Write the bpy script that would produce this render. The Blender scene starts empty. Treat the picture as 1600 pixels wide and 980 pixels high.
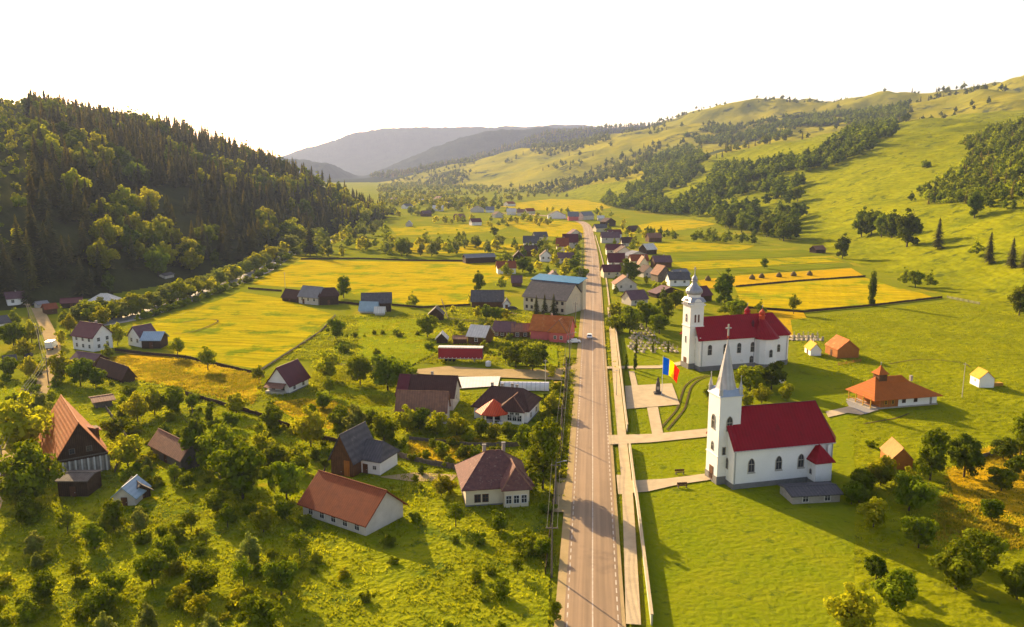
import bpy, math, random
import numpy as np
from mathutils import Vector
R = math.radians
PI = math.pi
random.seed(7)
rng = np.random.default_rng(7)
sc = bpy.context.scene
col = sc.collection

# ---------------------------------------------------------------- camera, world, sun, exposure
FPX, CAMH, PITCH = 1260.0, 59.0, R(10.26)
cam_d = bpy.data.cameras.new('camera')
cam_d.sensor_width = 36.0
cam_d.lens = FPX / 1600 * 36
cam_d.clip_start = 1.0
cam_d.clip_end = 40000
cam = bpy.data.objects.new('camera', cam_d)
cam.location = (0, 0, CAMH)
cam.rotation_euler = (PI / 2 - PITCH, 0, 0)
col.objects.link(cam)
sc.camera = cam

SUN_AZ, SUN_EL = R(-33), R(21)      # azimuth from +Y, negative to the left
world = bpy.data.worlds.new('World')
sc.world = world
world.use_nodes = True
wn = world.node_tree.nodes
sky = wn.new('ShaderNodeTexSky')
sky.sky_type = 'NISHITA'
sky.sun_disc = False
sky.sun_elevation = SUN_EL
sky.sun_rotation = SUN_AZ
sky.altitude = 300
sky.air_density = 1.0
sky.dust_density = 2.5
wb = wn.new('ShaderNodeMix'); wb.data_type = 'RGBA'; wb.blend_type = 'MULTIPLY'; wb.inputs[0].default_value = 1
wb.inputs[7].default_value = (1.22, .98, .84, 1)      # the camera's warm white balance
world.node_tree.links.new(sky.outputs[0], wb.inputs[6])
world.node_tree.links.new(wb.outputs[2], wn['Background'].inputs[0])
wn['Background'].inputs[1].default_value = 0.105

sun_d = bpy.data.lights.new('sun', 'SUN')
sun_d.energy = 5.0
sun_d.angle = R(0.6)
sun_d.color = (1.0, 0.74, 0.40)
sun = bpy.data.objects.new('sun', sun_d)
travel = Vector((-math.sin(SUN_AZ) * math.cos(SUN_EL), -math.cos(SUN_AZ) * math.cos(SUN_EL), -math.sin(SUN_EL)))
sun.rotation_euler = travel.to_track_quat('-Z', 'Y').to_euler()
sun.location = (0, 0, 300)
col.objects.link(sun)

sc.view_settings.view_transform = 'Standard'
sc.view_settings.look = 'None'
sc.view_settings.exposure = 1.42
sc.view_settings.gamma = 1.0
sc.view_settings.use_curve_mapping = False
sc.cycles.max_bounces = 5
sc.cycles.diffuse_bounces = 2
sc.cycles.glossy_bounces = 2
sc.cycles.transmission_bounces = 3
sc.cycles.volume_bounces = 0
sc.cycles.use_denoising = True
sc.cycles.denoising_input_passes = 'RGB_ALBEDO_NORMAL'
sc.cycles.denoising_prefilter = 'ACCURATE'
sc.cycles.use_adaptive_sampling = True
sc.cycles.adaptive_threshold = 0.02

# ---------------------------------------------------------------- terrain height and picture geometry
def interp(pts, q):
    p = np.array(pts, float)
    return np.interp(q, p[:, 0], p[:, 1])

def vnoise(x, y, seed=0):
    xi = np.floor(x).astype(np.int64); yi = np.floor(y).astype(np.int64)
    xf = x - xi; yf = y - yi
    def hsh(a, b):
        n = (a * 374761393 + b * 668265263 + seed * 974711) & 0x7fffffff
        n = ((n ^ (n >> 13)) * 1274126177) & 0x7fffffff
        return ((n ^ (n >> 16)) & 0xffff) / 65535.0
    u = xf * xf * (3 - 2 * xf); v = yf * yf * (3 - 2 * yf)
    a = hsh(xi, yi); b = hsh(xi + 1, yi); c = hsh(xi, yi + 1); d = hsh(xi + 1, yi + 1)
    return (a * (1 - u) + b * u) * (1 - v) + (c * (1 - u) + d * u) * v

def fbm(x, y, s, o=4, seed=0):
    t = 0; a = .5; f = 1.0 / s
    for k in range(o):
        t = t + a * (vnoise(x * f, y * f, seed + k) - .5); a *= .5; f *= 2.03
    return t

def rise(d, slope, cap, soft):
    d = np.maximum(d, 0)
    r = d * d / (d + soft)
    return cap * (1 - np.exp(-slope * r / cap))

LF = [(0, -300), (150, -280), (300, -236), (330, -216), (366, -193), (417, -175), (520, -164), (658, -162), (895, -148), (3000, -148)]
RF = [(0, 225), (300, 207), (366, 203), (500, 215), (630, 232), (895, 214), (1281, 150), (1700, 105), (2300, 110), (4000, 500)]
def profile(rows, D):
    return [((p - 800) / FPX * D, CAMH + (262 - r) / FPX * D) for p, r in rows]
RIDGES = [
    (8200, 1000, profile([(100, 262), (300, 258), (400, 250), (455, 244), (510, 224), (560, 211), (620, 206), (690, 203), (790, 198), (900, 200), (1100, 204), (1500, 206), (2000, 220)], 8200), 60),
    (5600, 620, profile([(300, 300), (540, 292), (590, 270), (640, 246), (700, 224), (760, 210), (860, 201), (1000, 197), (1150, 195), (1500, 190), (2000, 200)], 5600), 45),
    (4400, 420, profile([(300, 262), (455, 246), (490, 252), (518, 256), (540, 274), (560, 293), (575, 303), (2000, 310)], 4400), 16),
    (4300, 420, profile([(300, 305), (570, 303), (620, 284), (680, 266), (740, 246), (800, 227), (840, 212), (900, 204), (1000, 196), (1130, 193), (1500, 190), (2000, 200)], 4300), 30),
]
def height(x, y):
    x = np.asarray(x, float); y = np.asarray(y, float)
    dl = interp(LF, y) - x
    db = (x + 147) * -.8 + (y - 985) * -.6
    d1 = np.minimum(dl, db)
    d1 = d1 + 26 * fbm(x, y, 130, 3, 3) * np.clip(d1 / 60, 0, 1) * 2
    hl = rise(d1, .62, 165, 14)
    hl = hl * (1 + .22 * fbm(x, y, 180, 3, 5))
    dr = x - interp(RF, y)
    hr = rise(dr + 50 * fbm(x, y, 260, 3, 9) * np.clip(dr / 120, 0, 1), .46, 170, 60)
    hr = hr * (1 + .42 * fbm(x, y, 230, 4, 12)) + 20 * fbm(x * .8 + y * .6, (y * .8 - x * .6) * .45, 62, 3, 31) * np.clip(dr / 60, 0, 1)
    hr = hr * np.clip((3400 - y) / 900, 0, 1)
    dm = (x + 215) * .90 + (y - 2600) * .436
    hm = rise(dm, .36, 420, 110)
    hm = hm * (1 + .60 * fbm(x, y, 380, 4, 21)) + 42 * fbm(x, y, 170, 4, 25) * np.clip(dm / 200, 0, 1)
    hm = hm * np.clip((4200 - y) / 900, 0, 1)
    h = np.maximum(np.maximum(hl, hr), hm)
    for D, W, pr, amp in RIDGES:
        t = (y - D) / W
        g = np.where(t < 0, np.exp(-t * t * (1.6 + 1.2 * fbm(x, y, 900, 2, 88))), np.exp(-t * t * .6))
        hh = interp(pr, x) * g + amp * 1.6 * fbm(x, y, 620, 5, int(D)) * g + 34 * fbm(x, y, 60, 4, int(D) + 5) * g
        h = np.maximum(h, hh - 4)
    return np.maximum(h, 0)

sp, cp = math.sin(PITCH), math.cos(PITCH)
def proj(x, y, z):
    rz = z - CAMH
    dep = y * cp - rz * sp
    return 800 + FPX * x / dep, 490 - FPX * (y * sp + rz * cp) / dep
def flat(px, py, z=0.0):
    k = (490 - py) / FPX; u = (px - 800) / FPX
    dy, dz = cp + k * sp, -sp + k * cp
    t = (z - CAMH) / dz
    return Vector((u * t, dy * t, z))
_T = np.geomspace(60, 11000, 1500)
def at(px, py):
    k = (490 - py) / FPX; u = (px - 800) / FPX
    dy, dz = cp + k * sp, -sp + k * cp
    X, Y, Z = u * _T, dy * _T, CAMH + dz * _T
    below = np.nonzero(Z < height(X, Y) + .001)[0]
    if len(below) == 0: return None
    i = below[0]
    a, b = _T[max(i - 1, 0)], _T[i]
    for _ in range(18):
        m = (a + b) / 2
        if CAMH + dz * m < float(height(u * m, dy * m)) + .001: b = m
        else: a = m
    return Vector((u * b, dy * b, float(height(u * b, dy * b))))
def zrow(x, y, row):
    k = (490 - row) / FPX
    return CAMH + y * (k * cp - sp) / (cp + k * sp)
def inpoly(px, py, poly):
    c = False; n = len(poly)
    for i in range(n):
        x1, y1 = poly[i]; x2, y2 = poly[i - 1]
        if (y1 > py) != (y2 > py) and px < (x2 - x1) * (py - y1) / (y2 - y1) + x1: c = not c
    return c
def inpoly_np(px, py, poly):
    c = np.zeros(px.shape, bool); n = len(poly)
    for i in range(n):
        x1, y1 = poly[i]; x2, y2 = poly[i - 1]
        if y1 == y2: continue
        m = ((y1 > py) != (y2 > py)) & (px < (x2 - x1) * (py - y1) / (y2 - y1) + x1)
        c ^= m
    return c

# ---------------------------------------------------------------- materials
def mat(name, c1, c2=None, scale=1.0, rough=.85, bump=0.0, bscale=None, spec=.25, stripes=None, world_co=False, rnd=0.0, detail=5.0, third=None, metal=0.0):
    """stripes = (period m, angle, strength) ; third = (colour, scale, threshold) an extra patchy colour"""
    m = bpy.data.materials.new(name); m.use_nodes = True
    nt = m.node_tree; N = nt.nodes; Lk = nt.links
    b = N['Principled BSDF']
    b.inputs['Roughness'].default_value = rough
    b.inputs['Specular IOR Level'].default_value = spec
    b.inputs['Metallic'].default_value = metal
    if world_co and name not in ('water', 'asphalt'): b.inputs['Specular IOR Level'].default_value = 0
    tc = N.new('ShaderNodeTexCoord')
    co = tc.outputs['Object']
    if world_co:
        g = N.new('ShaderNodeNewGeometry'); co = g.outputs['Position']
    n1 = N.new('ShaderNodeTexNoise'); n1.inputs['Scale'].default_value = scale; n1.inputs['Detail'].default_value = detail
    n1.inputs['Roughness'].default_value = .65
    Lk.new(co, n1.inputs['Vector'])
    ramp = N.new('ShaderNodeMapRange'); ramp.inputs[1].default_value = .32; ramp.inputs[2].default_value = .68
    Lk.new(n1.outputs[0], ramp.inputs[0])
    mix = N.new('ShaderNodeMix'); mix.data_type = 'RGBA'
    mix.inputs[6].default_value = (*c1, 1); mix.inputs[7].default_value = (*(c2 or tuple(v * .8 for v in c1)), 1)
    Lk.new(ramp.outputs[0], mix.inputs[0])
    out = mix.outputs[2]
    if third:
        n3 = N.new('ShaderNodeTexNoise'); n3.inputs['Scale'].default_value = third[1]; n3.inputs['Detail'].default_value = 6
        n3.inputs['Roughness'].default_value = .7
        Lk.new(co, n3.inputs['Vector'])
        r3 = N.new('ShaderNodeMapRange'); r3.inputs[1].default_value = third[2]; r3.inputs[2].default_value = third[2] + .08
        Lk.new(n3.outputs[0], r3.inputs[0])
        m3 = N.new('ShaderNodeMix'); m3.data_type = 'RGBA'; m3.inputs[7].default_value = (*third[0], 1)
        Lk.new(r3.outputs[0], m3.inputs[0]); Lk.new(out, m3.inputs[6]); out = m3.outputs[2]
    hgt = None
    if stripes:
        per, ang, st = stripes
        mp = N.new('ShaderNodeMapping'); mp.inputs['Rotation'].default_value = (0, 0, ang)
        Lk.new(co, mp.inputs['Vector'])
        w = N.new('ShaderNodeTexWave'); w.inputs['Scale'].default_value = .314 / per if per else 1
        w.inputs['Distortion'].default_value = 1.2 if world_co else .3
        w.inputs['Detail'].default_value = 3; w.inputs['Detail Scale'].default_value = 2.0
        Lk.new(mp.outputs[0], w.inputs['Vector'])
        mr = N.new('ShaderNodeMapRange'); mr.inputs[3].default_value = 1 - st; mr.inputs[4].default_value = 1.0
        Lk.new(w.outputs[1], mr.inputs[0])
        mu = N.new('ShaderNodeMix'); mu.data_type = 'RGBA'; mu.blend_type = 'MULTIPLY'; mu.inputs[0].default_value = 1
        Lk.new(out, mu.inputs[6]); Lk.new(mr.outputs[0], mu.inputs[7]); out = mu.outputs[2]
        hgt = w.outputs[1]
    if rnd:
        oi = N.new('ShaderNodeObjectInfo')
        hs = N.new('ShaderNodeHueSaturation')
        a = N.new('ShaderNodeMapRange'); a.inputs[3].default_value = 1 - rnd; a.inputs[4].default_value = 1 + rnd
        Lk.new(oi.outputs['Random'], a.inputs[0]); Lk.new(a.outputs[0], hs.inputs['Value'])
        h = N.new('ShaderNodeMapRange'); h.inputs[3].default_value = .5 - rnd * .04; h.inputs[4].default_value = .5 + rnd * .07
        mm = N.new('ShaderNodeMath'); mm.operation = 'FRACT'
        m7 = N.new('ShaderNodeMath'); m7.operation = 'MULTIPLY'; m7.inputs[1].default_value = 7.31
        Lk.new(oi.outputs['Random'], m7.inputs[0]); Lk.new(m7.outputs[0], mm.inputs[0]); Lk.new(mm.outputs[0], h.inputs[0]); Lk.new(h.outputs[0], hs.inputs['Hue'])
        Lk.new(out, hs.inputs['Color']); out = hs.outputs[0]
    Lk.new(out, b.inputs['Base Color'])
    if bump:
        bp = N.new('ShaderNodeBump'); bp.inputs['Strength'].default_value = 1; bp.inputs['Distance'].default_value = bump
        nb = N.new('ShaderNodeTexNoise'); nb.inputs['Scale'].default_value = bscale or scale * 3; nb.inputs['Detail'].default_value = 4
        Lk.new(co, nb.inputs['Vector'])
        if hgt is not None and not world_co:
            ad = N.new('ShaderNodeMath'); Lk.new(hgt, ad.inputs[0]); Lk.new(nb.outputs[0], ad.inputs[1]); Lk.new(ad.outputs[0], bp.inputs['Height'])
        else:
            Lk.new(nb.outputs[0], bp.inputs['Height'])
        Lk.new(bp.outputs[0], b.inputs['Normal'])
    return m

def leafmat(name, c1, c2, trans=.45, rnd=.22, tint=(1.5, 1.35, .5)):
    m = mat(name, c1, c2, scale=.5, rough=.85, spec=0, rnd=rnd, detail=2, third=(tuple(v * 1.5 for v in c1), .075, .5))
    nt = m.node_tree; N = nt.nodes; Lk = nt.links
    b = N['Principled BSDF']; out = N['Material Output']
    src = b.inputs['Base Color'].links[0].from_socket
    t = N.new('ShaderNodeBsdfTranslucent')
    mu = N.new('ShaderNodeMix'); mu.data_type = 'RGBA'; mu.blend_type = 'MULTIPLY'; mu.inputs[0].default_value = 1
    mu.inputs[7].default_value = (*tint, 1); Lk.new(src, mu.inputs[6]); Lk.new(mu.outputs[2], t.inputs[0])
    ms = N.new('ShaderNodeMixShader'); ms.inputs[0].default_value = trans
    Lk.new(b.outputs[0], ms.inputs[1]); Lk.new(t.outputs[0], ms.inputs[2]); Lk.new(ms.outputs[0], out.inputs[0])
    return m

MAT = {}
def mm(k, *a, **kw):
    MAT[k] = mat(k, *a, **kw)
GO = (.32, .27, .012)
mm('meadow', (.19, .20, .010), (.14, .17, .010), scale=.05, bump=.35, bscale=.8, world_co=True, third=((.24, .215, .012), .025, .52))
mm('bright_grass', (.25, .275, .006), (.15, .195, .008), scale=.15, detail=8, bump=.4, bscale=.8, world_co=True, third=((.30, .25, .01), .12, .56))
mm('garden', (.26, .265, .008), (.14, .175, .008), scale=.14, detail=9, bump=.6, bscale=1.0, world_co=True, third=((.09, .125, .012), .11, .55))
mm('gold_field', (.48, .35, .005), (.34, .29, .006), scale=.05, detail=10, bump=.45, bscale=.6, world_co=True, stripes=(5.0, .35, .06), third=((.22, .25, .008), .05, .53))
mm('gold_field_b', (.44, .34, .005), (.29, .275, .006), scale=.07, detail=10, bump=.5, bscale=.5, world_co=True, stripes=(3.0, 1.9, .07), third=((.17, .21, .008), .06, .52))
mm('orange_field', (.50, .30, .008), (.36, .25, .010), scale=.08, bump=.4, bscale=.9, world_co=True, third=((.2, .19, .02), .1, .6))
mm('green_field', (.15, .19, .010), (.19, .20, .010), scale=.05, bump=.25, bscale=.9, world_co=True, stripes=(4.0, 1.3, .08))
mm('pasture', (.215, .225, .005), (.15, .175, .006), scale=.09, detail=9, bump=.8, bscale=.45, world_co=True, third=((.085, .105, .010), .30, .57))
mm('lawn', (.15, .19, .006), (.20, .215, .008), scale=.12, detail=9, bump=.3, bscale=1.0, world_co=True, third=((.10, .13, .010), .35, .57))
mm('hill_grass', (.245, .25, .004), (.14, .165, .007), scale=.03, bump=1.1, bscale=.3, world_co=True, third=((.08, .10, .012), .09, .56), detail=9)
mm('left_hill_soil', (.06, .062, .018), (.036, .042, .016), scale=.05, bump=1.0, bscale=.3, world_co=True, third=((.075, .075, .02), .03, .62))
mm('mid_hill', (.30, .26, .012), (.17, .175, .02), scale=.006, bump=3.0, bscale=.05, world_co=True, third=((.045, .06, .03), .008, .56))
mm('mountain', (.034, .044, .026), (.014, .022, .016), scale=.012, bump=8.0, bscale=.06, world_co=True, third=((.10, .10, .04), .0028, .68))
mm('asphalt', (.26, .172, .098), (.29, .195, .112), scale=.15, rough=.7, bump=.01, bscale=8, world_co=True, third=((.205, .135, .08), .05, .57))
def stretch(m, scl, ang, lo, hi, amt):
    nt = MAT[m].node_tree; N = nt.nodes; Lk = nt.links; b = N['Principled BSDF']
    src = b.inputs['Base Color'].links[0].from_socket
    g = N.new('ShaderNodeNewGeometry'); mp = N.new('ShaderNodeMapping'); mp.inputs['Rotation'].default_value = (0, 0, ang)
    m2 = N.new('ShaderNodeVectorMath'); m2.operation = 'MULTIPLY'; m2.inputs[1].default_value = scl
    Lk.new(g.outputs['Position'], mp.inputs['Vector']); Lk.new(mp.outputs[0], m2.inputs[0])
    n = N.new('ShaderNodeTexNoise'); n.inputs['Scale'].default_value = 1; n.inputs['Detail'].default_value = 5
    Lk.new(m2.outputs[0], n.inputs['Vector'])
    r = N.new('ShaderNodeMapRange'); r.inputs[1].default_value = lo; r.inputs[2].default_value = hi; r.inputs[3].default_value = 1 - amt; r.inputs[4].default_value = 1 + amt * .3
    Lk.new(n.outputs[0], r.inputs[0])
    mu = N.new('ShaderNodeMix'); mu.data_type = 'RGBA'; mu.blend_type = 'MULTIPLY'; mu.inputs[0].default_value = 1
    Lk.new(src, mu.inputs[6]); Lk.new(r.outputs[0], mu.inputs[7]); Lk.new(mu.outputs[2], b.inputs['Base Color'])
stretch('asphalt', (1.1, .02, 1), .0997, .36, .6, .26)
for k_ in ('gold_field', 'gold_field_b', 'green_field'): stretch(k_, (.05, .45, 1), .2, .36, .62, .30)
stretch('hill_grass', (.02, .09, 1), -.6, .36, .64, .22)
mm('roof_pavilion', (.46, .12, .015), (.38, .10, .014), scale=.8, stripes=(.45, 0, .15), bump=.03)
mm('sand', (.42, .31, .16), (.33, .25, .12), scale=.25, bump=.05, bscale=2, world_co=True)
mm('paving', (.52, .42, .27), (.42, .34, .22), scale=.5, bump=.03, bscale=3, world_co=True)
mm('grey_paving', (.3, .29, .28), (.25, .24, .23), scale=.6, bump=.02, bscale=3, world_co=True)
mm('paint', (.60, .54, .45), (.36, .30, .24), scale=1.6, world_co=True)
mm('dirt', (.12, .09, .045), (.08, .065, .03), scale=.4, bump=.06, bscale=3, world_co=True)
mm('water', (.16, .17, .17), (.40, .39, .36), scale=.16, rough=.25, bump=.2, bscale=.8, spec=.5, world_co=True)
mm('white_wall', (.84, .82, .80), (.76, .74, .72), scale=.25, bump=.01, bscale=2, third=((.64, .60, .56), .45, .62))
mm('cream_wall', (.66, .58, .42), (.58, .5, .36), scale=.4)
mm('pink_wall', (.62, .14, .13), (.52, .12, .11), scale=.5)
mm('plaster_wall', (.60, .55, .50), (.48, .43, .38), scale=.5)
mm('plinth', (.22, .21, .20), (.15, .145, .14), scale=.9)
mm('wood_dark', (.055, .032, .018), (.085, .05, .028), scale=1.2, stripes=(.35, 0, .35), bump=.02)
mm('wood_brown', (.16, .075, .03), (.10, .05, .022), scale=1.0, stripes=(.4, 0, .3), bump=.02)
mm('wood_orange', (.42, .16, .03), (.34, .12, .025), scale=1.0, stripes=(.5, 0, .2), bump=.02)
mm('wood_grey', (.20, .17, .14), (.12, .10, .085), scale=1.2, stripes=(.3, 0, .35), bump=.02)
mm('wood_pale', (.42, .38, .33), (.28, .25, .22), scale=1.2, stripes=(.8, 0, .45), bump=.03)
mm('roof_crimson', (.30, .010, .018), (.25, .009, .015), scale=.4, rough=.5, spec=.12, stripes=(.7, 0, .16), bump=.02, third=((.21, .012, .016), .35, .6))
mm('roof_maroon', (.12, .018, .025), (.09, .015, .022), scale=.6, rough=.55, stripes=(.5, 0, .18), bump=.02)
mm('roof_ochre', (.46, .25, .08), (.36, .19, .06), scale=.8, stripes=(.4, 0, .2), bump=.03)
mm('roof_orange', (.52, .16, .03), (.38, .11, .025), scale=.8, stripes=(.45, 0, .22), bump=.04, third=((.5, .22, .07), .5, .56))
mm('roof_rust', (.30, .075, .025), (.22, .055, .02), scale=.8, stripes=(.45, 0, .22), bump=.03)
mm('roof_brown', (.085, .04, .03), (.06, .03, .024), scale=.9, stripes=(.5, 0, .2), bump=.03)
mm('roof_mottled', (.17, .075, .06), (.10, .045, .045), scale=1.6, bump=.04, third=((.26, .17, .13), 1.3, .58), detail=8)
mm('roof_tan', (.30, .15, .09), (.2, .10, .07), scale=1.2, bump=.04, stripes=(.6, 0, .15))
mm('roof_red', (.60, .07, .012), (.5, .055, .012), scale=.6, stripes=(.5, 0, .25), bump=.03, rough=.6)
mm('roof_grey', (.13, .12, .125), (.085, .08, .085), scale=.9, stripes=(.6, 0, .22), bump=.02, third=((.2, .18, .17), .8, .6))
mm('roof_purple', (.17, .09, .10), (.12, .065, .08), scale=.9, bump=.03, stripes=(.5, 0, .15))
mm('roof_blue', (.012, .17, .34), (.012, .14, .28), scale=.5, rough=.5)
mm('roof_paleblue', (.34, .46, .56), (.27, .37, .47), scale=.5, rough=.5, stripes=(.6, 0, .12))
mm('roof_steel', (.20, .205, .225), (.15, .155, .17), scale=.5, rough=.5, stripes=(.6, 0, .15))
mm('roof_white', (.72, .68, .62), (.58, .54, .48), scale=.7, rough=.6, stripes=(.9, 0, .12))
mm('roof_yellow', (.58, .34, .03), (.5, .28, .025), scale=.7, stripes=(.3, 0, .15))
mm('zinc', (.34, .345, .38), (.26, .265, .30), scale=.8, rough=.45, spec=.5, metal=.2)
mm('spire_metal', (.55, .53, .52), (.45, .43, .43), scale=.7, rough=.5, stripes=(.7, 0, .15))
mm('blue_metal', (.34, .40, .52), (.28, .34, .45), scale=.7, rough=.45)
mm('glass', (.025, .028, .035), (.05, .05, .055), scale=.6, rough=.12, spec=.6)
mm('frame_white', (.68, .66, .62))
mm('frame_brown', (.13, .06, .03))
mm('stone', (.42, .38, .33), (.3, .27, .23), scale=.8, bump=.02)
mm('grave_stone', (.46, .40, .33), (.28, .25, .21), scale=1.3, rough=.6, rnd=.3)
mm('dark_stone', (.09, .08, .075), (.06, .055, .05), scale=1.2)
mm('concrete', (.55, .50, .40), (.42, .38, .30), scale=.6)
mm('pole_wood', (.17, .14, .11), (.11, .09, .07), scale=1.5)
mm('steel', (.45, .45, .46), rough=.4, metal=.5)
mm('wire', (.12, .12, .12))
mm('bark', (.09, .07, .05), (.055, .042, .03), scale=2)
mm('car_white', (.75, .75, .75), (.72, .72, .72), rough=.3, spec=.5)
mm('tarp_red', (.33, .02, .035), (.27, .018, .03), scale=.7, rough=.5)
mm('rubber', (.02, .02, .02))
mm('lamp_red', (.4, .02, .02), rough=.3)

mm('foil', (.72, .72, .73), (.6, .6, .62), rough=.4)
mm('hay', (.16, .11, .03), (.11, .08, .025), scale=2, bump=.05)
mm('flower', (.5, .2, .12), (.3, .35, .1), scale=3, rnd=.5)
for k_, c_ in (('flag_blue', (.01, .22, .75)), ('flag_yellow', (.92, .80, .01)), ('flag_red', (.85, .06, .015))):
    MAT[k_] = leafmat(k_, c_, tuple(v * .92 for v in c_), trans=.5, rnd=0, tint=(1.0, 1.0, 1.0))
MAT['leaf_mid'] = leafmat('leaf_mid', (.17, .205, .008), (.105, .14, .008), trans=.38)
MAT['leaf_dark'] = leafmat('leaf_dark', (.105, .14, .010), (.065, .092, .009), trans=.34)
MAT['leaf_yellow'] = leafmat('leaf_yellow', (.30, .30, .012), (.20, .225, .012), trans=.55)
MAT['leaf_willow'] = leafmat('leaf_willow', (.23, .26, .05), (.15, .18, .04), trans=.55, tint=(1.4, 1.25, .7))
MAT['needle'] = leafmat('needle', (.085, .088, .030), (.055, .06, .024), trans=.34, tint=(1.8, 1.4, .6))
MAT['needle_warm'] = leafmat('needle_warm', (.13, .125, .028), (.075, .078, .022), trans=.38, tint=(1.9, 1.4, .6))  # lighter, warmer needle tone than the plain needle material
MAT['grass_blade'] = leafmat('grass_blade', (.23, .25, .010), (.15, .18, .010), trans=.4, rnd=0)
MAT['grass_gold'] = leafmat('grass_gold', (.32, .26, .02), (.22, .2, .02), trans=.4, rnd=0)

# ---------------------------------------------------------------- mesh collector and object helpers
class MB:
    def __init__(s): s.v = []; s.f = []
    def add(s, vs, fs):
        o = len(s.v); s.v += [tuple(v) for v in vs]; s.f += [tuple(i + o for i in f) for f in fs]; return s
    def box(s, x0, x1, y0, y1, z0, z1):
        return s.add([(x0, y0, z0), (x1, y0, z0), (x1, y1, z0), (x0, y1, z0), (x0, y0, z1), (x1, y0, z1), (x1, y1, z1), (x0, y1, z1)],
                     [(0, 3, 2, 1), (4, 5, 6, 7), (0, 1, 5, 4), (1, 2, 6, 5), (2, 3, 7, 6), (3, 0, 4, 7)])
    def prism(s, poly, z0, z1):
        n = len(poly)
        vs = [(x, y, z0) for x, y in poly] + [(x, y, z1) for x, y in poly]
        fs = [tuple(reversed(range(n))), tuple(range(n, 2 * n))] + [(i, (i + 1) % n, n + (i + 1) % n, n + i) for i in range(n)]
        return s.add(vs, fs)
    def loft(s, rings, cap=True):
        """rings: list of lists of points with equal count"""
        n = len(rings[0]); vs = [p for r in rings for p in r]; fs = []
        for k in range(len(rings) - 1):
            for i in range(n):
                fs.append((k * n + i, k * n + (i + 1) % n, (k + 1) * n + (i + 1) % n, (k + 1) * n + i))
        if cap:
            fs.append(tuple(reversed(range(n)))); fs.append(tuple((len(rings) - 1) * n + i for i in range(n)))
        return s.add(vs, fs)
    def lathe(s, prof, n=12, c=(0, 0), rot=0.0):
        rings = [[(c[0] + r * math.cos(2 * PI * i / n + rot), c[1] + r * math.sin(2 * PI * i / n + rot), z) for i in range(n)] for r, z in prof]
        return s.loft(rings)
    def tube(s, p0, p1, r0, r1=None, n=6):
        r1 = r0 if r1 is None else r1
        p0, p1 = Vector(p0), Vector(p1); d = (p1 - p0).normalized()
        a = d.orthogonal().normalized(); b = d.cross(a)
        rg = lambda p, r: [tuple(p + a * r * math.cos(2 * PI * i / n) + b * r * math.sin(2 * PI * i / n)) for i in range(n)]
        return s.loft([rg(p0, r0), rg(p1, r1)])
    def slab(s, quad, t):
        """a plate of thickness t under a polygon given by its top corners"""
        n = len(quad)
        vs = [tuple(q) for q in quad] + [(q[0], q[1], q[2] - t) for q in quad]
        fs = [tuple(range(n)), tuple(reversed(range(n, 2 * n)))] + [(i, n + i, n + (i + 1) % n, (i + 1) % n) for i in range(n)]
        return s.add(vs, fs)
    def build(s, name, m, parent=None, smooth=False):
        me = bpy.data.meshes.new(name)
        me.from_pydata(s.v, [], s.f); me.update()
        me.materials.append(MAT[m] if isinstance(m, str) else m)
        if smooth:
            me.polygons.foreach_set('use_smooth', [True] * len(me.polygons))
        o = bpy.data.objects.new(name, me); col.objects.link(o)
        if parent: o.parent = parent
        return o

def tag(o, label=None, cat=None, group=None, kind=None):
    if label: o['label'] = label
    if cat: o['category'] = cat
    if group: o['group'] = group
    if kind: o['kind'] = kind
    return o
def empty(name, loc, rz=0.0):
    o = bpy.data.objects.new(name, None); col.objects.link(o)
    o.location = loc; o.rotation_euler = (0, 0, rz); o.empty_display_size = .5
    return o
KIDS = {}
def kids(o):
    return [c for c in bpy.data.objects if c.parent == o]
def copy_tree(o, parent=None, ch=None):
    c = o.copy(); col.objects.link(c)
    if parent: c.parent = parent
    if o.name not in KIDS: KIDS[o.name] = kids(o)
    for k in KIDS[o.name]: copy_tree(k, c)
    return c
HAZE = 5.2e-5
LAND = []          # landmarks for labels of what grows around them: (x, y, phrase)
BLOCK = []         # (x, y, r) where nothing may grow
# ---------------------------------------------------------------- the ground: one fan of rings out to the mountains
def grid_object(name, mask_fn, m):
    pass
NR, NA = 560, 1000
rad = np.concatenate([np.linspace(20, 90, 15)[:-1], np.geomspace(90, 10500, NR - 14)])
ang = np.radians(np.linspace(-50, 50, NA))
RR, AA = np.meshgrid(rad, ang, indexing='ij')
GX = RR * np.sin(AA); GY = RR * np.cos(AA) - 10
GZ = height(GX, GY)
idx = np.arange(NR * NA).reshape(NR, NA)
quads = np.stack([idx[:-1, :-1], idx[:-1, 1:], idx[1:, 1:], idx[1:, :-1]], -1).reshape(-1, 4)[:, ::-1]
qx = GX.ravel()[quads].mean(1); qy = GY.ravel()[quads].mean(1)
dlq = np.minimum(interp(LF, qy) - qx, (qx + 147) * -.8 + (qy - 985) * -.6)
drq = qx - interp(RF, qy)
dmq = (qx + 215) * .90 + (qy - 2600) * .436
far = qy > 3300
isl = (dlq > 0) & ~far
ism = (dmq > 0) & ~far & ~isl & (qy > 1600)
isr = (drq > 0) & ~far & ~isl & ~ism
isg = ~(isl | ism | isr | far)
def sheet_from(name, sel, m, kind='structure'):
    q = quads[sel]
    used, inv = np.unique(q, return_inverse=True)
    vs = np.stack([GX.ravel()[used], GY.ravel()[used], GZ.ravel()[used]], -1)
    return np_mesh(name, vs, inv.reshape(-1, 4), m, smooth=True)
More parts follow.
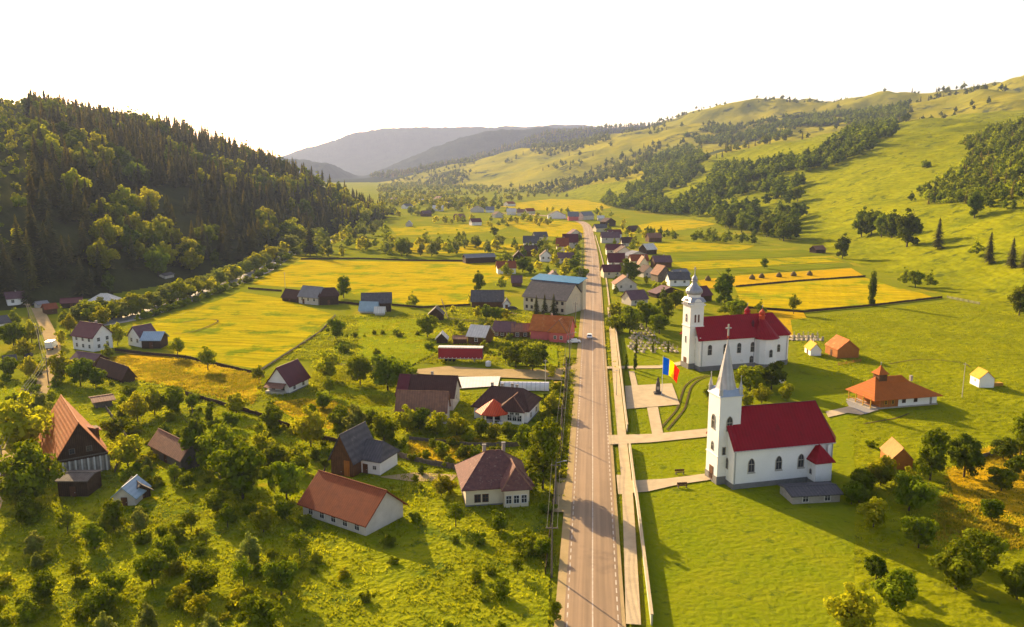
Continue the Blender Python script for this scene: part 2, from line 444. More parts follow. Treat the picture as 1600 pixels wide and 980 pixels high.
def np_mesh(name, vs, fs, m, smooth=False, link=True):
    me = bpy.data.meshes.new(name)
    vs = np.ascontiguousarray(vs, dtype=np.float32); fs = np.ascontiguousarray(fs, dtype=np.int32)
    k = fs.shape[1]
    me.vertices.add(len(vs)); me.vertices.foreach_set('co', vs.ravel())
    me.loops.add(fs.size); me.loops.foreach_set('vertex_index', fs.ravel())
    me.polygons.add(len(fs)); me.polygons.foreach_set('loop_start', np.arange(0, fs.size, k, dtype=np.int32))
    me.polygons.foreach_set('loop_total', np.full(len(fs), k, dtype=np.int32))
    if smooth: me.polygons.foreach_set('use_smooth', np.ones(len(fs), bool))
    me.update(calc_edges=True)
    me.materials.append(MAT[m] if isinstance(m, str) else m)
    if not link: return me
    o = bpy.data.objects.new(name, me); col.objects.link(o)
    return o
tag(sheet_from('ground', isg, 'meadow'), 'green valley floor of meadows and gardens', kind='structure')
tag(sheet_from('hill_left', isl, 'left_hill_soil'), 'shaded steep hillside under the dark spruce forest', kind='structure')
tag(sheet_from('hill_right', isr, 'hill_grass'), 'sunlit grassy hillside on the right', kind='structure')
tag(sheet_from('hill_middle', ism, 'mid_hill'), 'golden rolling hill at the head of the valley', kind='structure')
tag(sheet_from('mountains', far, 'mountain'), 'hazy forested mountains beyond the valley', kind='structure')

# haze: air of even density round everything
hz = MB(); hz.box(-9500, 9500, -60, 11000, -1.0, 640)
hm = bpy.data.materials.new('haze_air'); hm.use_nodes = True
hn = hm.node_tree.nodes; hn.remove(hn['Principled BSDF'])
pv = hn.new('ShaderNodeVolumePrincipled')
pv.inputs['Color'].default_value = (.50, .62, 1, 1)
pv.inputs['Density'].default_value = HAZE
pv.inputs['Anisotropy'].default_value = .3
hm.node_tree.links.new(pv.outputs[0], hn['Material Output'].inputs['Volume'])
hazeo = hz.build('haze', hm); tag(hazeo, 'thin bluish air haze filling the valley', kind='stuff')

# ---------------------------------------------------------------- flat sheets: fields, roads, paths
LAY = [0.03]
def dens(poly, step=25):
    out = []
    for i in range(len(poly)):
        a, b = poly[i], poly[(i + 1) % len(poly)]
        out.append(a)
    return out
def patch(name, pxpoly, m, z, label=None, jitter=0.0):
    pts = [flat(px, py, z) for px, py in pxpoly]
    mb = MB(); mb.add([tuple(p) for p in pts], [tuple(range(len(pts)))])
    o = mb.build(name, m)
    # keep the face up
    if o.data.polygons[0].normal.z < 0:
        o.data.flip_normals()
    tag(o, label, kind='structure'); return o
def smooth_line(pts, n=12):
    out = []
    P = [Vector(p) for p in pts]
    for i in range(len(P) - 1):
        p0 = P[max(i - 1, 0)]; p1 = P[i]; p2 = P[i + 1]; p3 = P[min(i + 2, len(P) - 1)]
        for k in range(n):
            t = k / n
            out.append(.5 * ((2 * p1) + (p2 - p0) * t + (2 * p0 - 5 * p1 + 4 * p2 - p3) * t * t + (3 * p1 - p0 - 3 * p2 + p3) * t ** 3))
    out.append(P[-1]); return out
def ribbon(name, line, w0, w1, m, z, label=None, off0=None, kind='structure', terrain=False, build=True, mb=None):
    """strip along a world polyline from offset -w0 (left) to +w1 (right)"""
    L = []; Rr = []
    for i, p in enumerate(line):
        d = (line[min(i + 1, len(line) - 1)] - line[max(i - 1, 0)]); d.z = 0; d.normalize()
        n = Vector((d.y, -d.x, 0))
        zz = z + (float(height(p.x, p.y)) if terrain else 0)
        a = p - n * w0; b = p + n * w1
        L.append((a.x, a.y, zz)); Rr.append((b.x, b.y, zz))
    own = mb is None
    mb = mb or MB(); k = len(L)
    mb.add(L + Rr, [(i, k + i, k + i + 1, i + 1) for i in range(k - 1)])
    if own and build:
        o = mb.build(name, m); tag(o, label, kind=kind); return o

# fields (drawn from far to near, picture corners turned into ground points)
F = 'field'
FIELDS = [
    ('gold_field', [(470, 406), (620, 409), (800, 409), (806, 420), (795, 436), (745, 446), (730, 478), (660, 478), (610, 472), (560, 462), (530, 450), (440, 448), (392, 444), (420, 430)], 'large flat golden hayfield left of the village'),
    ('gold_field_b', [(206, 504), (290, 484), (340, 470), (376, 456), (438, 466), (470, 476), (522, 492), (470, 535), (405, 577), (370, 571), (290, 556), (215, 535)], 'yellow meadow between the river trees and the farm track'),
    ('orange_field', [(160, 560), (215, 551), (285, 562), (345, 577), (405, 588), (410, 606), (395, 632), (340, 622), (270, 604), (200, 592)], 'orange dry meadow strip below the yellow meadow'),
    ('green_field', [(525, 494), (600, 492), (660, 490), (690, 520), (670, 560), (610, 570), (520, 572), (440, 560), (470, 540)], 'rough green meadow behind the white farmhouse'),
    ('gold_field', [(600, 380), (760, 378), (850, 384), (800, 394), (700, 396), (610, 394)], 'golden strip field behind the long hedge'),
    ('gold_field_b', [(610, 356), (740, 350), (800, 352), (780, 360), (700, 366), (620, 368)], 'pale yellow strip in the far valley'),
    ('gold_field', [(775, 342), (820, 341), (912, 349), (914, 372), (850, 369), (812, 358)], 'golden field inside the bend of the main road'),
    ('gold_field', [(770, 322), (860, 311), (930, 313), (955, 325), (900, 331), (830, 328)], 'bright field at the foot of the middle hill'),
    ('green_field', [(600, 402), (800, 398), (812, 405), (640, 406)], 'thin green strip along the fence'),
    ('gold_field', [(960, 358), (1030, 346), (1080, 343), (1120, 350), (1070, 359), (985, 366)], 'golden field at the foot of the wooded slope'),
    ('gold_field_b', [(985, 384), (1060, 377), (1180, 384), (1160, 391), (1040, 394)], 'golden strip behind the grey roofed houses'),
    ('green_field', [(1040, 395), (1165, 392), (1255, 390), (1290, 398), (1180, 404), (1060, 408)], 'fresh green strip field'),
    ('gold_field_b', [(1050, 410), (1180, 405), (1300, 400), (1320, 408), (1200, 416), (1070, 422)], 'yellow strip field below the green strip'),
    ('green_field', [(1070, 424), (1200, 418), (1325, 410), (1335, 416), (1210, 425), (1080, 431)], 'second green strip field'),
    ('orange_field', [(1090, 438), (1160, 430), (1330, 419), (1350, 431), (1250, 437), (1160, 446), (1100, 452)], 'hay meadow with small haystacks'),
    ('gold_field', [(1148, 449), (1250, 440), (1352, 434), (1395, 448), (1440, 458), (1462, 466), (1370, 475), (1255, 484), (1160, 478)], 'large golden meadow behind the far church'),
    ('orange_field', [(1130, 500), (1180, 480), (1255, 487), (1262, 500), (1250, 520), (1220, 540)], 'dry strip behind the red church roof'),
    ('pasture', [(1235, 500), (1370, 484), (1480, 470), (1540, 478), (1620, 500), (1720, 540), (1760, 1150), (1330, 1150), (1330, 720), (1310, 600), (1250, 580)], 'wide grazed pasture of short tussocks'),
    ('lawn', [(967, 500), (1060, 560), (1095, 585), (1240, 585), (1330, 590), (1335, 720), (1335, 1150), (1024, 1150), (996, 790)], 'mown lawn round the two churches'),
    ('garden', [(0, 600), (150, 560), (200, 600), (400, 640), (640, 600), (720, 610), (830, 640), (868, 640), (850, 1150), (-160, 1150), (-60, 640)], 'overgrown gardens between the village houses'),
    ('orange_field', [(420, 630), (475, 622), (520, 628), (560, 650), (520, 672), (470, 660)], 'orange dry patch in the garden'),
    ('orange_field', [(640, 690), (720, 680), (780, 690), (790, 700), (735, 712), (700, 730), (640, 715)], 'dry grass patch behind the mottled roof house'),
    ('bright_grass', [(300, 646), (410, 660), (500, 700), (486, 778), (410, 790), (352, 760), (310, 700)], 'bright green orchard grass in the overgrown garden'),
    ('bright_grass', [(515, 604), (590, 592), (640, 606), (612, 640), (540, 640), (490, 622)], 'green plot behind the slate outbuilding'),
    ('bright_grass', [(180, 700), (240, 720), (300, 760), (220, 790), (180, 745)], 'green plot below the long grey shed'),
    ('bright_grass', [(560, 500), (680, 498), (700, 540), (640, 572), (560, 560)], 'bright meadow left of the red trailer'),
    ('bright_grass', [(760, 545), (870, 540), (872, 572), (800, 572)], 'bright grass between the trailer and the road'),
    ('bright_grass', [(0, 610), (40, 600), (30, 660), (0, 690)], 'green plot at the left edge of the lane'),
    ('orange_field', [(1480, 735), (1545, 700), (1620, 690), (1700, 760), (1700, 800), (1560, 800), (1490, 775)], 'dry grass slope at the lower right'),
]
for i, (m, poly, lab) in enumerate(FIELDS):
    patch('field', poly, m, .02 + .012 * i, lab)

# main road
RZ = .36
axis = [(930, 1300), (926, 980), (926, 775), (926, 620), (926, 520), (926.5, 450), (925, 400), (921, 370), (917, 354), (906, 346.5), (884, 341.5), (850, 337.5), (815, 334.5), (770, 333)]
road_line = smooth_line([flat(*p) for p in axis], 14)
sh = ribbon('road_shoulder', road_line, 5.0, 4.3, 'sand', RZ - .03, 'pale gravel shoulder of the main road')
ribbon('main_road', road_line, 3.75, 3.75, 'asphalt', RZ, 'long straight asphalt road through the village')
mb = MB(); ribbon('', road_line, .09, .09, None, RZ + .012, mb=mb); 
def dashes(mb, line, off, w, on, gap, z):
    # walk along the line
    acc = 0; seg = []
    for i in range(len(line) - 1):
        a, b = line[i], line[i + 1]; L = (b - a).length; d = (b - a).normalized(); n = Vector((d.y, -d.x, 0)); t = 0
        while t < L:
            ph = (acc + t) % (on + gap)
            if ph < on - .01:
                e = min(L, t + on - ph)
                p, q = a + d * t + n * off, a + d * e + n * off
                mb.add([(p.x - n.x * w, p.y - n.y * w, z), (p.x + n.x * w, p.y + n.y * w, z), (q.x + n.x * w, q.y + n.y * w, z), (q.x - n.x * w, q.y - n.y * w, z)], [(0, 1, 2, 3)])
                t = e + .02
            else:
                t += on + gap - ph + .001
        acc += L
near_line = [p for p in road_line if p.y < 900]
dashes(mb, near_line, 3.35, .09, 1.3, 1.0, RZ + .012)
dashes(mb, near_line, -3.35, .09, 1.3, 1.0, RZ + .012)
tag(mb.build('road_markings', 'paint'), 'white centre line and dashed edge lines', kind='structure')
# widened gravel at the left junction and lower left shoulder
patch('gravel_apron', [(640, 578), (700, 572), (760, 576), (860, 578), (893, 572), (902, 560), (904, 600), (893, 612), (880, 594), (790, 590), (700, 587), (655, 584)], 'sand', RZ - .05, 'sandy yard track joining the road')
patch('gravel_apron', [(868, 752), (896, 736), (899, 800), (860, 800)], 'sand', RZ - .055, 'sandy lay by at the lower left of the road')
# footpath on the right, verge, cross paths, plaza
fp = smooth_line([flat(*p) for p in [(990, 980), (980.5, 775), (973.5, 700), (966.5, 630), (962, 580), (957.5, 530), (952.5, 482)]], 6)
ribbon('footpath', fp, 1.0, .95, 'paving', .42, 'narrow pale footpath beside the road')
fp2 = smooth_line([flat(*p) for p in [(952.5, 482), (946, 430), (938, 395), (930, 368)]], 6)
ribbon('footpath', fp2, .35, .35, 'paving', .42, 'thin far end of the footpath')
patch('plaza', [(976.5, 603), (1050, 599), (1062, 632), (979, 639)], 'paving', .44, 'paved square round the monument')
patch('path', [(982, 580), (991, 580), (996.5, 602.5), (987, 603)], 'paving', .43, 'short path from the square to the graveyard')
patch('path', [(1011, 637), (1028, 635.5), (1036, 676), (1019, 679)], 'paving', .43, 'path from the square down to the cross path')
patch('path', [(950, 680), (1019, 678), (1116, 668.5), (1116, 681), (1019, 691), (952, 694.5)], 'paving', .435, 'pale path from the road to the near church')
patch('path', [(986, 751), (1040, 748), (1118, 738), (1120, 748), (1060, 757), (1012, 768), (988, 770)], 'paving', .43, 'sandy path to the tower door')
patch('path', [(948, 572.5), (1030, 571), (1068, 564), (1070, 569.5), (1030, 575.5), (948, 576)], 'paving', .43, 'thin path to the far church')
patch('path', [(1290, 643), (1322, 636), (1352, 625), (1372, 641), (1345, 648), (1325, 645), (1294, 652)], 'paving', .43, 'path between the near church and the pavilion')
patch('path', [(1322, 627), (1350, 621), (1373, 640), (1352, 647), (1326, 634)], 'grey_paving', .44, 'grey paved apron before the pavilion')
patch('driveway', [(963, 742), (972, 742), (975, 772), (966, 772)], 'paving', .43, 'small paved crossing beside the footpath')
patch('yard_slab', [(713, 589), (782, 588), (778, 603), (716, 607)], 'roof_white', .40, 'white concrete yard slab behind the brown roofed house')
patch('yard', [(590, 745), (650, 738), (715, 742), (705, 752), (640, 752)], 'sand', .33, 'trodden garden path')
# tyre ruts over the lawn
for off in (-.75, .75):
    pass
ruts = smooth_line([flat(*p) for p in [(1036, 674), (1050, 658), (1064, 640), (1070, 620), (1076, 605), (1090, 594), (1110, 588)]], 8)
mb = MB(); ribbon('', [p + Vector((-.9, 0, 0)) for p in ruts], .22, .22, None, .40, mb=mb); ribbon('', [p + Vector((.9, 0, 0)) for p in ruts], .22, .22, None, .40, mb=mb)
tag(mb.build('tyre_tracks', 'dirt'), 'two curved wheel ruts in the lawn', kind='structure')
# village lane on the left
lane = smooth_line([flat(*p) for p in [(58, 482), (66, 498), (76, 520), (84, 545), (80, 572), (68, 600), (50, 640), (28, 690), (4, 745), (-30, 820)]], 8)
ribbon('village_lane', lane, 2.1, 2.1, 'sand', .34, 'sandy lane running down the left edge of the village')
# river
rl = [(118, 512), (205, 497), (265, 477), (323, 457), (358, 445), (395, 430), (419, 418), (447, 399), (482, 384), (540, 372)]
river = smooth_line([flat(*p) for p in rl], 10)
ribbon('river_bank', river, 6.0, 5.5, 'stone', .03, 'stony river bank')
ribbon('river', river, 3.2, 3.2, 'water', .06, 'shallow bright river at the foot of the forest')
# thin field tracks and ditches on the valley floor
for pts, lab, m, w in [
    ([(180, 552), (290, 561), (345, 575), (412, 590)], 'dark ditch between the two left meadows', 'dirt', .5),
    ([(400, 583), (450, 553), (500, 519), (522, 498)], 'grassy farm track edge', 'dirt', .35),
    ([(285, 505), (325, 500), (340, 504), (300, 520), (270, 522)], 'thin worn line in the yellow meadow', 'dirt', .3),
    ([(1390, 570), (1440, 563), (1500, 568), (1515, 575)], 'worn line in the pasture', 'dirt', .2),
    ([(1350, 664), (1400, 655), (1420, 648)], 'worn line below the pavilion', 'dirt', .2)]:
    ribbon('track', smooth_line([flat(*p) for p in pts], 6), w, w, m, .33, lab)
# ---------------------------------------------------------------- buildings
def add_window(parent, x, y, z, w, h, side, frame='frame_white', arch=0, t=.08, name='window', bars=1):
    """a framed window on a wall; side: 'f' (-y) 'b' (+y) 'l' (-x) 'r' (+x); x,y = position along the wall plane; arch 0 none 1 round 2 pointed"""
    n = MB(); g = MB()
    def outline(w, h):
        if arch == 0: return [(-w / 2, 0), (w / 2, 0), (w / 2, h), (-w / 2, h)]
        pts = [(-w / 2, 0), (w / 2, 0)]
        sp_ = h - (w / 2 if arch == 1 else w * .85)
        k = 6
        if arch == 1:
            for i in range(k + 1):
                a = PI * i / k; pts.append((w / 2 * math.cos(a), sp_ + w / 2 * math.sin(a)))
        else:
            for i in range(k + 1):
                a = i / k; pts.append((w / 2 * (1 - a ** 1.6), sp_ + w * .85 * math.sin(a * PI / 2) ** 1.0))
            for i in range(1, k + 1):
                a = 1 - i / k; pts.append((-w / 2 * (1 - a ** 1.6), sp_ + w * .85 * math.sin(a * PI / 2)))
        return pts
    def T(p, d):
        u, v = p
        if side == 'f': return (x + u, y - d, z + v)
        if side == 'b': return (x - u, y + d, z + v)
        if side == 'l': return (x - d, y - u, z + v)
        return (x + d, y + u, z + v)
    fo = outline(w + .24, h + .2); fo = [(a, b - .1) for a, b in fo]
    gi = outline(w, h)
    k = len(fo)
    # frame: ring with depth
    vs = [T(p, .0) for p in fo] + [T(p, t) for p in fo] + [T(p, t) for p in gi] + [T(p, .02) for p in gi]
    fs = []
    for i in range(k):
        j = (i + 1) % k
        fs += [(i, j, k + j, k + i), (k + i, k + j, 2 * k + j, 2 * k + i), (2 * k + i, 2 * k + j, 3 * k + j, 3 * k + i)]
    n.add(vs, fs)
    if bars:
        for q in range(1, bars + 1):
            u = -w / 2 + w * q / (bars + 1)
            n.add([T((u - .03, 0), t * .8), T((u + .03, 0), t * .8), T((u + .03, h * .93), t * .8), T((u - .03, h * .93), t * .8)], [(0, 1, 2, 3)])
        n.add([T((-w / 2, h * .55), t * .8), T((w / 2, h * .55), t * .8), T((w / 2, h * .6), t * .8), T((-w / 2, h * .6), t * .8)], [(0, 1, 2, 3)])
    f = n.build(name, frame, parent)
    g.add([T(p, .03) for p in gi], [tuple(range(k))])
    g.build('pane', 'glass', f)
    return f
def add_door(parent, x, y, z, w, h, side, m='frame_brown'):
    d = MB(); t = .1
    if side == 'f': d.box(x - w / 2, x + w / 2, y - t, y, z, z + h); hb = (x + w * .3, x + w * .42, y - t - .06, y - t, z + h * .45, z + h * .5)
    elif side == 'l': d.box(x - t, x, y - w / 2, y + w / 2, z, z + h); hb = (x - t - .06, x - t, y + w * .3, y + w * .42, z + h * .45, z + h * .5)
    else: d.box(x, x + t, y - w / 2, y + w / 2, z, z + h); hb = (x + t, x + t + .06, y + w * .3, y + w * .42, z + h * .45, z + h * .5)
    o = d.build('door', m, parent); MB().box(*hb).build('handle', 'steel', o); return o

def gable_walls(mb, W, L, e, r, ridge):
    w, l = W / 2, L / 2
    if ridge == 'along':      # gables on +-x sides
        vs = [(-w, -l, 0), (w, -l, 0), (w, l, 0), (-w, l, 0), (-w, -l, e), (w, -l, e), (w, l, e), (-w, l, e), (-w, 0, r - .05), (w, 0, r - .05)]
        fs = [(0, 1, 5, 4), (2, 3, 7, 6), (1, 2, 6, 9, 5), (3, 0, 4, 8, 7), (0, 3, 2, 1)]
    else:
        vs = [(-w, -l, 0), (w, -l, 0), (w, l, 0), (-w, l, 0), (-w, -l, e), (w, -l, e), (w, l, e), (-w, l, e), (0, -l, r - .05), (0, l, r - .05)]
        fs = [(0, 1, 5, 8, 4), (1, 2, 6, 5), (2, 3, 7, 9, 6), (3, 0, 4, 7), (0, 3, 2, 1)]
    mb.add(vs, fs)
def gable_roof(mb, W, L, e, r, ridge, ov=.5, t=.18):
    w, l = W / 2, L / 2
    if ridge == 'along':
        s = (r - e) / l; ye = l + ov; ze = e - s * ov; xe = w + ov
        mb.slab([(-xe, -ye, ze + t), (xe, -ye, ze + t), (xe, 0, r + t), (-xe, 0, r + t)], t)
        mb.slab([(xe, ye, ze + t), (-xe, ye, ze + t), (-xe, 0, r + t), (xe, 0, r + t)], t)
        mb.tube((-xe, 0, r + t), (xe, 0, r + t), .12, n=5)
    else:
        s = (r - e) / w; xe = w + ov; ze = e - s * ov; ye = l + ov
        mb.slab([(-xe, ye, ze + t), (-xe, -ye, ze + t), (0, -ye, r + t), (0, ye, r + t)], t)
        mb.slab([(xe, -ye, ze + t), (xe, ye, ze + t), (0, ye, r + t), (0, -ye, r + t)], t)
        mb.tube((0, -ye, r + t), (0, ye, r + t), .12, n=5)
def hip_roof(mb, W, L, e, r, ov=.5, t=.18, inset=None, inset2=None):
    """ridge along x, hipped ends; inset = run of the hips"""
    w, l = W / 2 + ov, L / 2 + ov
    i1 = l if inset is None else inset; i2 = i1 if inset2 is None else inset2
    a, b = -w + i1, w - i2
    if a > b - .01: a = b = (a + b) / 2
    z = e - .25
    vs = [(-w, -l, z), (w, -l, z), (w, l, z), (-w, l, z), (a, 0, r), (b, 0, r)]
    top = [(0, 1, 5, 4), (1, 2, 5), (2, 3, 4, 5), (3, 0, 4)]
    n = len(vs)
    vs2 = [(x, y, zz + t) for x, y, zz in vs]
    fs = [tuple(i + n for i in f) for f in top] + [tuple(reversed(f)) for f in top]
    fs += [(i, (i + 1) % 4, n + (i + 1) % 4, n + i) for i in range(4)]
    mb.add(vs + vs2, fs)
    for p, q in [((-w, -l, z + t), (a, 0, r + t)), ((w, -l, z + t), (b, 0, r + t)), ((w, l, z + t), (b, 0, r + t)), ((-w, l, z + t), (a, 0, r + t)), ((a, 0, r + t), (b, 0, r + t))]:
        if p != q: mb.tube(p, q, .09, n=4)

def house(name, label, cat, A, B, L, eave, ridge_row, ridge='along', roof='gable', wall='white_wall', rm='roof_maroon', ov=.5, win='', door='', chim=(), group=None, hmin=None, land=None, wf='frame_white', inset=None, ang=None, plinth=None, wsz=(1.0, 1.2), zwin=None, block=True):
    """A, B picture positions of the near wall's foot; L depth in metres; win like 'f3r2l1' = windows per side"""
    a, b = at(*A), at(*B)
    ux, uy = b.x - a.x, b.y - a.y
    if ang is not None:
        d = math.hypot(ux, uy); d = max(d, .1)
        # keep the picture width, force the angle
        tx = (B[0] - 800) / FPX; c_, s_ = math.cos(ang), math.sin(ang)
        ta = a.x / a.y; tb = b.x / b.y
        k = (tb * a.y - a.x) / (c_ - tb * s_)
        ux, uy = c_ * k, s_ * k
    W = math.hypot(ux, uy); th = math.atan2(uy, ux)
    u = Vector((math.cos(th), math.sin(th), 0)); v = Vector((-u.y, u.x, 0))
    c = a + u * (W / 2) + v * (L / 2)
    g = min(a.z, float(height(c.x, c.y)))
    e = zrow(a.x, a.y, eave) - g
    if ridge == 'along': q = c
    else: q = a + u * (W / 2)
    r = zrow(q.x, q.y, ridge_row) - g
    e = max(e, 1.4); r = max(r, e + .5)
    root = empty(name, (c.x, c.y, g), th)
    tag(root, label, cat, group)
    w = MB(); gable_walls(w, W, L, e, r, ridge) if roof == 'gable' else w.box(-W / 2, W / 2, -L / 2, L / 2, 0, e)
    w.build('wall', wall, root)
    if plinth:
        MB().box(-W / 2 - .06, W / 2 + .06, -L / 2 - .06, L / 2 + .06, -.1, plinth).build('plinth', 'plinth', root)
    rb = MB()
    if roof == 'gable': gable_roof(rb, W, L, e, r, ridge, ov)
    elif roof == 'hip': hip_roof(rb, W, L, e, r, ov, inset=inset)
    ro = rb.build('roof', rm, root)
    for (cx, cy) in chim:
        zc = r + .7
        o = MB().box(cx * W / 2 - .28, cx * W / 2 + .28, cy * L / 2 - .28, cy * L / 2 + .28, e, zc).build('chimney', 'stone', ro)
        MB().box(cx * W / 2 - .36, cx * W / 2 + .36, cy * L / 2 - .36, cy * L / 2 + .36, zc, zc + .12).build('cap', 'plinth', o)
    zw = zwin or [max(.6, e - wsz[1] - .7)]
    i = 0
    while i < len(win):
        s, n = win[i], int(win[i + 1]); i += 2
        for z in zw:
            for k in range(n):
                t = (k + .5) / n - .5
                if s == 'f': add_window(root, t * W * .92, -L / 2, z, *wsz, 'f', wf)
                if s == 'b': add_window(root, t * W * .92, L / 2, z, *wsz, 'b', wf)
                if s == 'l': add_window(root, -W / 2, t * L * .9, z, *wsz, 'l', wf)
                if s == 'r': add_window(root, W / 2, t * L * .9, z, *wsz, 'r', wf)
    if door:
        s = door[0]; t = float(door[1:] or 0)
        if s == 'f': add_door(root, t * W / 2, -L / 2, .05, 1.1, min(2.1, e - .2), 'f')
        if s == 'l': add_door(root, -W / 2, t * L / 2, .05, 1.1, min(2.1, e - .2), 'l')
        if s == 'r': add_door(root, W / 2, t * L / 2, .05, 1.1, min(2.1, e - .2), 'r')
    if land: LAND.append((c.x, c.y, land))
    if block: BLOCK.append((c.x, c.y, max(W, L) * .58 + 1, W / 2 + 1.5, L / 2 + 1.5, th))
    root['W'] = W
    HS[name + str(len(HS))] = (root, W, L, e, r)
    return root, W, L, e, r
HS = {}

def hip_wing(parent, W, L, e, r, x0, x1, proj_, zpk, rm, wall, name='wing', t=.16):
    """a short front wing: walls x0..x1 standing proj_ in front, hipped roof whose ridge dies into the main slope"""
    y0 = -L / 2 - proj_; ov = .6
    MB().box(x0, x1, y0, -L / 2 - .02, 0, e - .12).build(name, wall, parent)
    xm = (x0 + x1) / 2; yp = y0 + (x1 - x0) / 2 * .55; yb = -L / 2 + (zpk - e) / (r - e) * L / 2 + .3
    ym = -L / 2 + .3
    V = [(x0 - ov, y0 - ov, e - .2), (x1 + ov, y0 - ov, e - .2), (x1 + ov, ym, e + .35), (xm, yb, zpk), (xm, yp, zpk), (x0 - ov, ym, e + .35)]
    F_ = [(0, 1, 4), (1, 2, 3, 4), (5, 0, 4, 3)]
    n = len(V); V2 = [(x, y, z + t) for x, y, z in V]
    fs = [tuple(i + n for i in f) for f in F_] + [f[::-1] for f in F_] + [(0, 1, n + 1, n), (1, 2, n + 2, n + 1), (5, 0, n, n + 5)]
    m_ = MB(); m_.add(V + V2, fs); o_ = m_.build(name + '_roof', rm, parent)
    c_ = MB(); c_.tube((x0 - ov, y0 - ov, e - .05), (xm, yp, zpk + t), .13, n=4); c_.tube((x1 + ov, y0 - ov, e - .05), (xm, yp, zpk + t), .13, n=4); c_.tube((xm, yp, zpk + t), (xm, yb, zpk + t), .13, n=4)
    c_.build('ridge_tiles', 'roof_tan', o_)
# -- the big old house at the lower left
a, b = at(88, 752), at(176, 727)
r_, W, L, e, r = house('farmhouse', 'big old house with steep orange tiled roof and dark plank gable, lower left corner', 'house', (86, 752), (172, 732), 22, 724, 660, 'across', 'gable', 'wood_dark', 'roof_orange', ov=.9, ang=R(36), land='big orange roofed house')
MB().box(-W / 2 - .1, W / 2 + .1, -L / 2 - .14, -L / 2 - .02, .3, e * .92).build('slatted_wall', 'wood_pale', r_)
for k in range(9):
    x = -W / 2 + .5 + k * (W - 1) / 8
    MB().box(x - .14, x + .14, -L / 2 - .3, -L / 2 - .145, .2, e * .95).build('post', 'frame_white', r_)
MB().box(-W / 2 + .2, W / 2 - .2, -L / 2 - .08, -L / 2 - .005, e + .1, e + .35).build('beam', 'wood_grey', r_)
# dormer on the right slope
s = (r - e) / (W / 2)
dm = MB(); zb = e + s * (W / 2 - W * .30)
dm.box(W * .27, W * .47, -L * .16, -L * .16 + 2.0, e - .2, zb + .4); o = dm.build('dormer', 'wood_brown', r_)
MB().slab([(W * .24, -L * .16 - .3, zb + 1.0), (W * .52, -L * .16 - .3, zb - .1), (W * .52, -L * .16 + 2.3, zb - .1), (W * .24, -L * .16 + 2.3, zb + 1.0)], .15).build('dormer_roof', 'roof_rust', o)
add_window(r_, -1.5, -L / 2, e + 1.2, .8, .9, 'f', 'wood_grey'); add_window(r_, 1.5, -L / 2, e + 1.2, .8, .9, 'f', 'wood_grey')
house('lean_to', 'dark plank lean-to shed below the big orange roofed house', 'shed', (92, 778), (138, 778), 5, 752, 740, 'along', 'gable', 'wood_dark', 'wood_grey', ov=.3, door='f0')
house('shed', 'small brown plank shed at the bottom edge beside the pale blue roof', 'shed', (206, 786), (236, 778), 4, 772, 757, 'across', 'gable', 'wood_dark', 'wood_grey', door='f0')
house('shed', 'small shed with shiny pale blue roof at the bottom edge', 'shed', (178, 792), (212, 792), 5, 776, 762, 'across', 'gable', 'plaster_wall', 'roof_paleblue', door='f0')
house('shed', 'long low grey shed with rusty pale roof left of the dark round tree', 'shed', (236, 712), (284, 738), 4.2, 693, 683, 'along', 'gable', 'wood_grey', 'roof_tan', ov=.4, door='f0', land='long grey shed')
house('plank_roof', 'flat tan plank shelter in the grass right of the big orange roof', 'shelter', (150, 640), (176, 636), 5, 628, 620, 'along', 'gable', 'wood_grey', 'roof_tan', ov=.8, land='tan plank shelter')
house('shed', 'brown shed with dark maroon roof below the white lane house', 'shed', (112, 570), (146, 575), 5, 561, 552, 'along', 'gable', 'wood_brown', 'roof_purple', door='f0')
house('shed', 'dark plank shed at the end of the ditch below the white lane house', 'shed', (150, 585), (192, 600), 3.5, 576, 567, 'along', 'gable', 'wood_dark', 'roof_brown', door='f0')
house('shed', 'tiny grey shed among bushes left of the sandy lane', 'shed', (8, 572), (25, 570), 4, 564, 556, 'along', 'gable', 'plaster_wall', 'roof_grey', door='f0')
house('farmhouse', 'two storey white house with dark maroon roof beside the sandy lane', 'house', (115, 545), (147, 550), 7, 522, 505, 'along', 'gable', 'white_wall', 'roof_maroon', ov=.6, win='f3r2', zwin=[1.0, 3.2], wsz=(.9, 1.1), chim=[(.3, .2)], land='white lane house')
house('farmhouse', 'low white cottage with dark grey roof beside the pale blue roofed barn', 'house', (201, 539), (221, 543), 6, 524, 511, 'across', 'gable', 'white_wall', 'roof_purple', win='f2', door='l0', land='white cottage by the blue roofed barn')
house('barn', 'brown barn with pale blue metal roof at the edge of the yellow meadow', 'barn', (222, 545), (251, 545), 6, 531, 519, 'along', 'gable', 'wood_dark', 'roof_paleblue', ov=.5, door='f0', land='blue roofed barn')
house('farmhouse', 'cottage with reddish roof and white gable at the forest foot, far left', 'house', (12, 478), (44, 478), 7, 467, 456, 'along', 'gable', 'white_wall', 'roof_purple', win='f2r1', chim=[(0, 0)])
house('farmhouse', 'grey roofed house with white wall at the left picture edge', 'house', (-12, 518), (17, 514), 7, 507, 495, 'along', 'gable', 'white_wall', 'roof_grey', win='f2r2')
house('farmhouse', 'house with folded white metal roof at the forest foot', 'house', (140, 478), (176, 478), 7, 470, 459, 'along', 'hip', 'wood_dark', 'roof_white', ov=.6, win='f3', land='white roofed forest house')
house('barn', 'long barn with reddish roof left of the white metal roof', 'barn', (96, 482), (128, 480), 6, 474, 466, 'along', 'gable', 'wood_dark', 'roof_maroon', door='f0')
house('shed', 'shed with dull red roof at the top of the sandy lane', 'shed', (72, 492), (90, 490), 5, 483, 475, 'along', 'gable', 'wood_brown', 'roof_rust', door='f0')
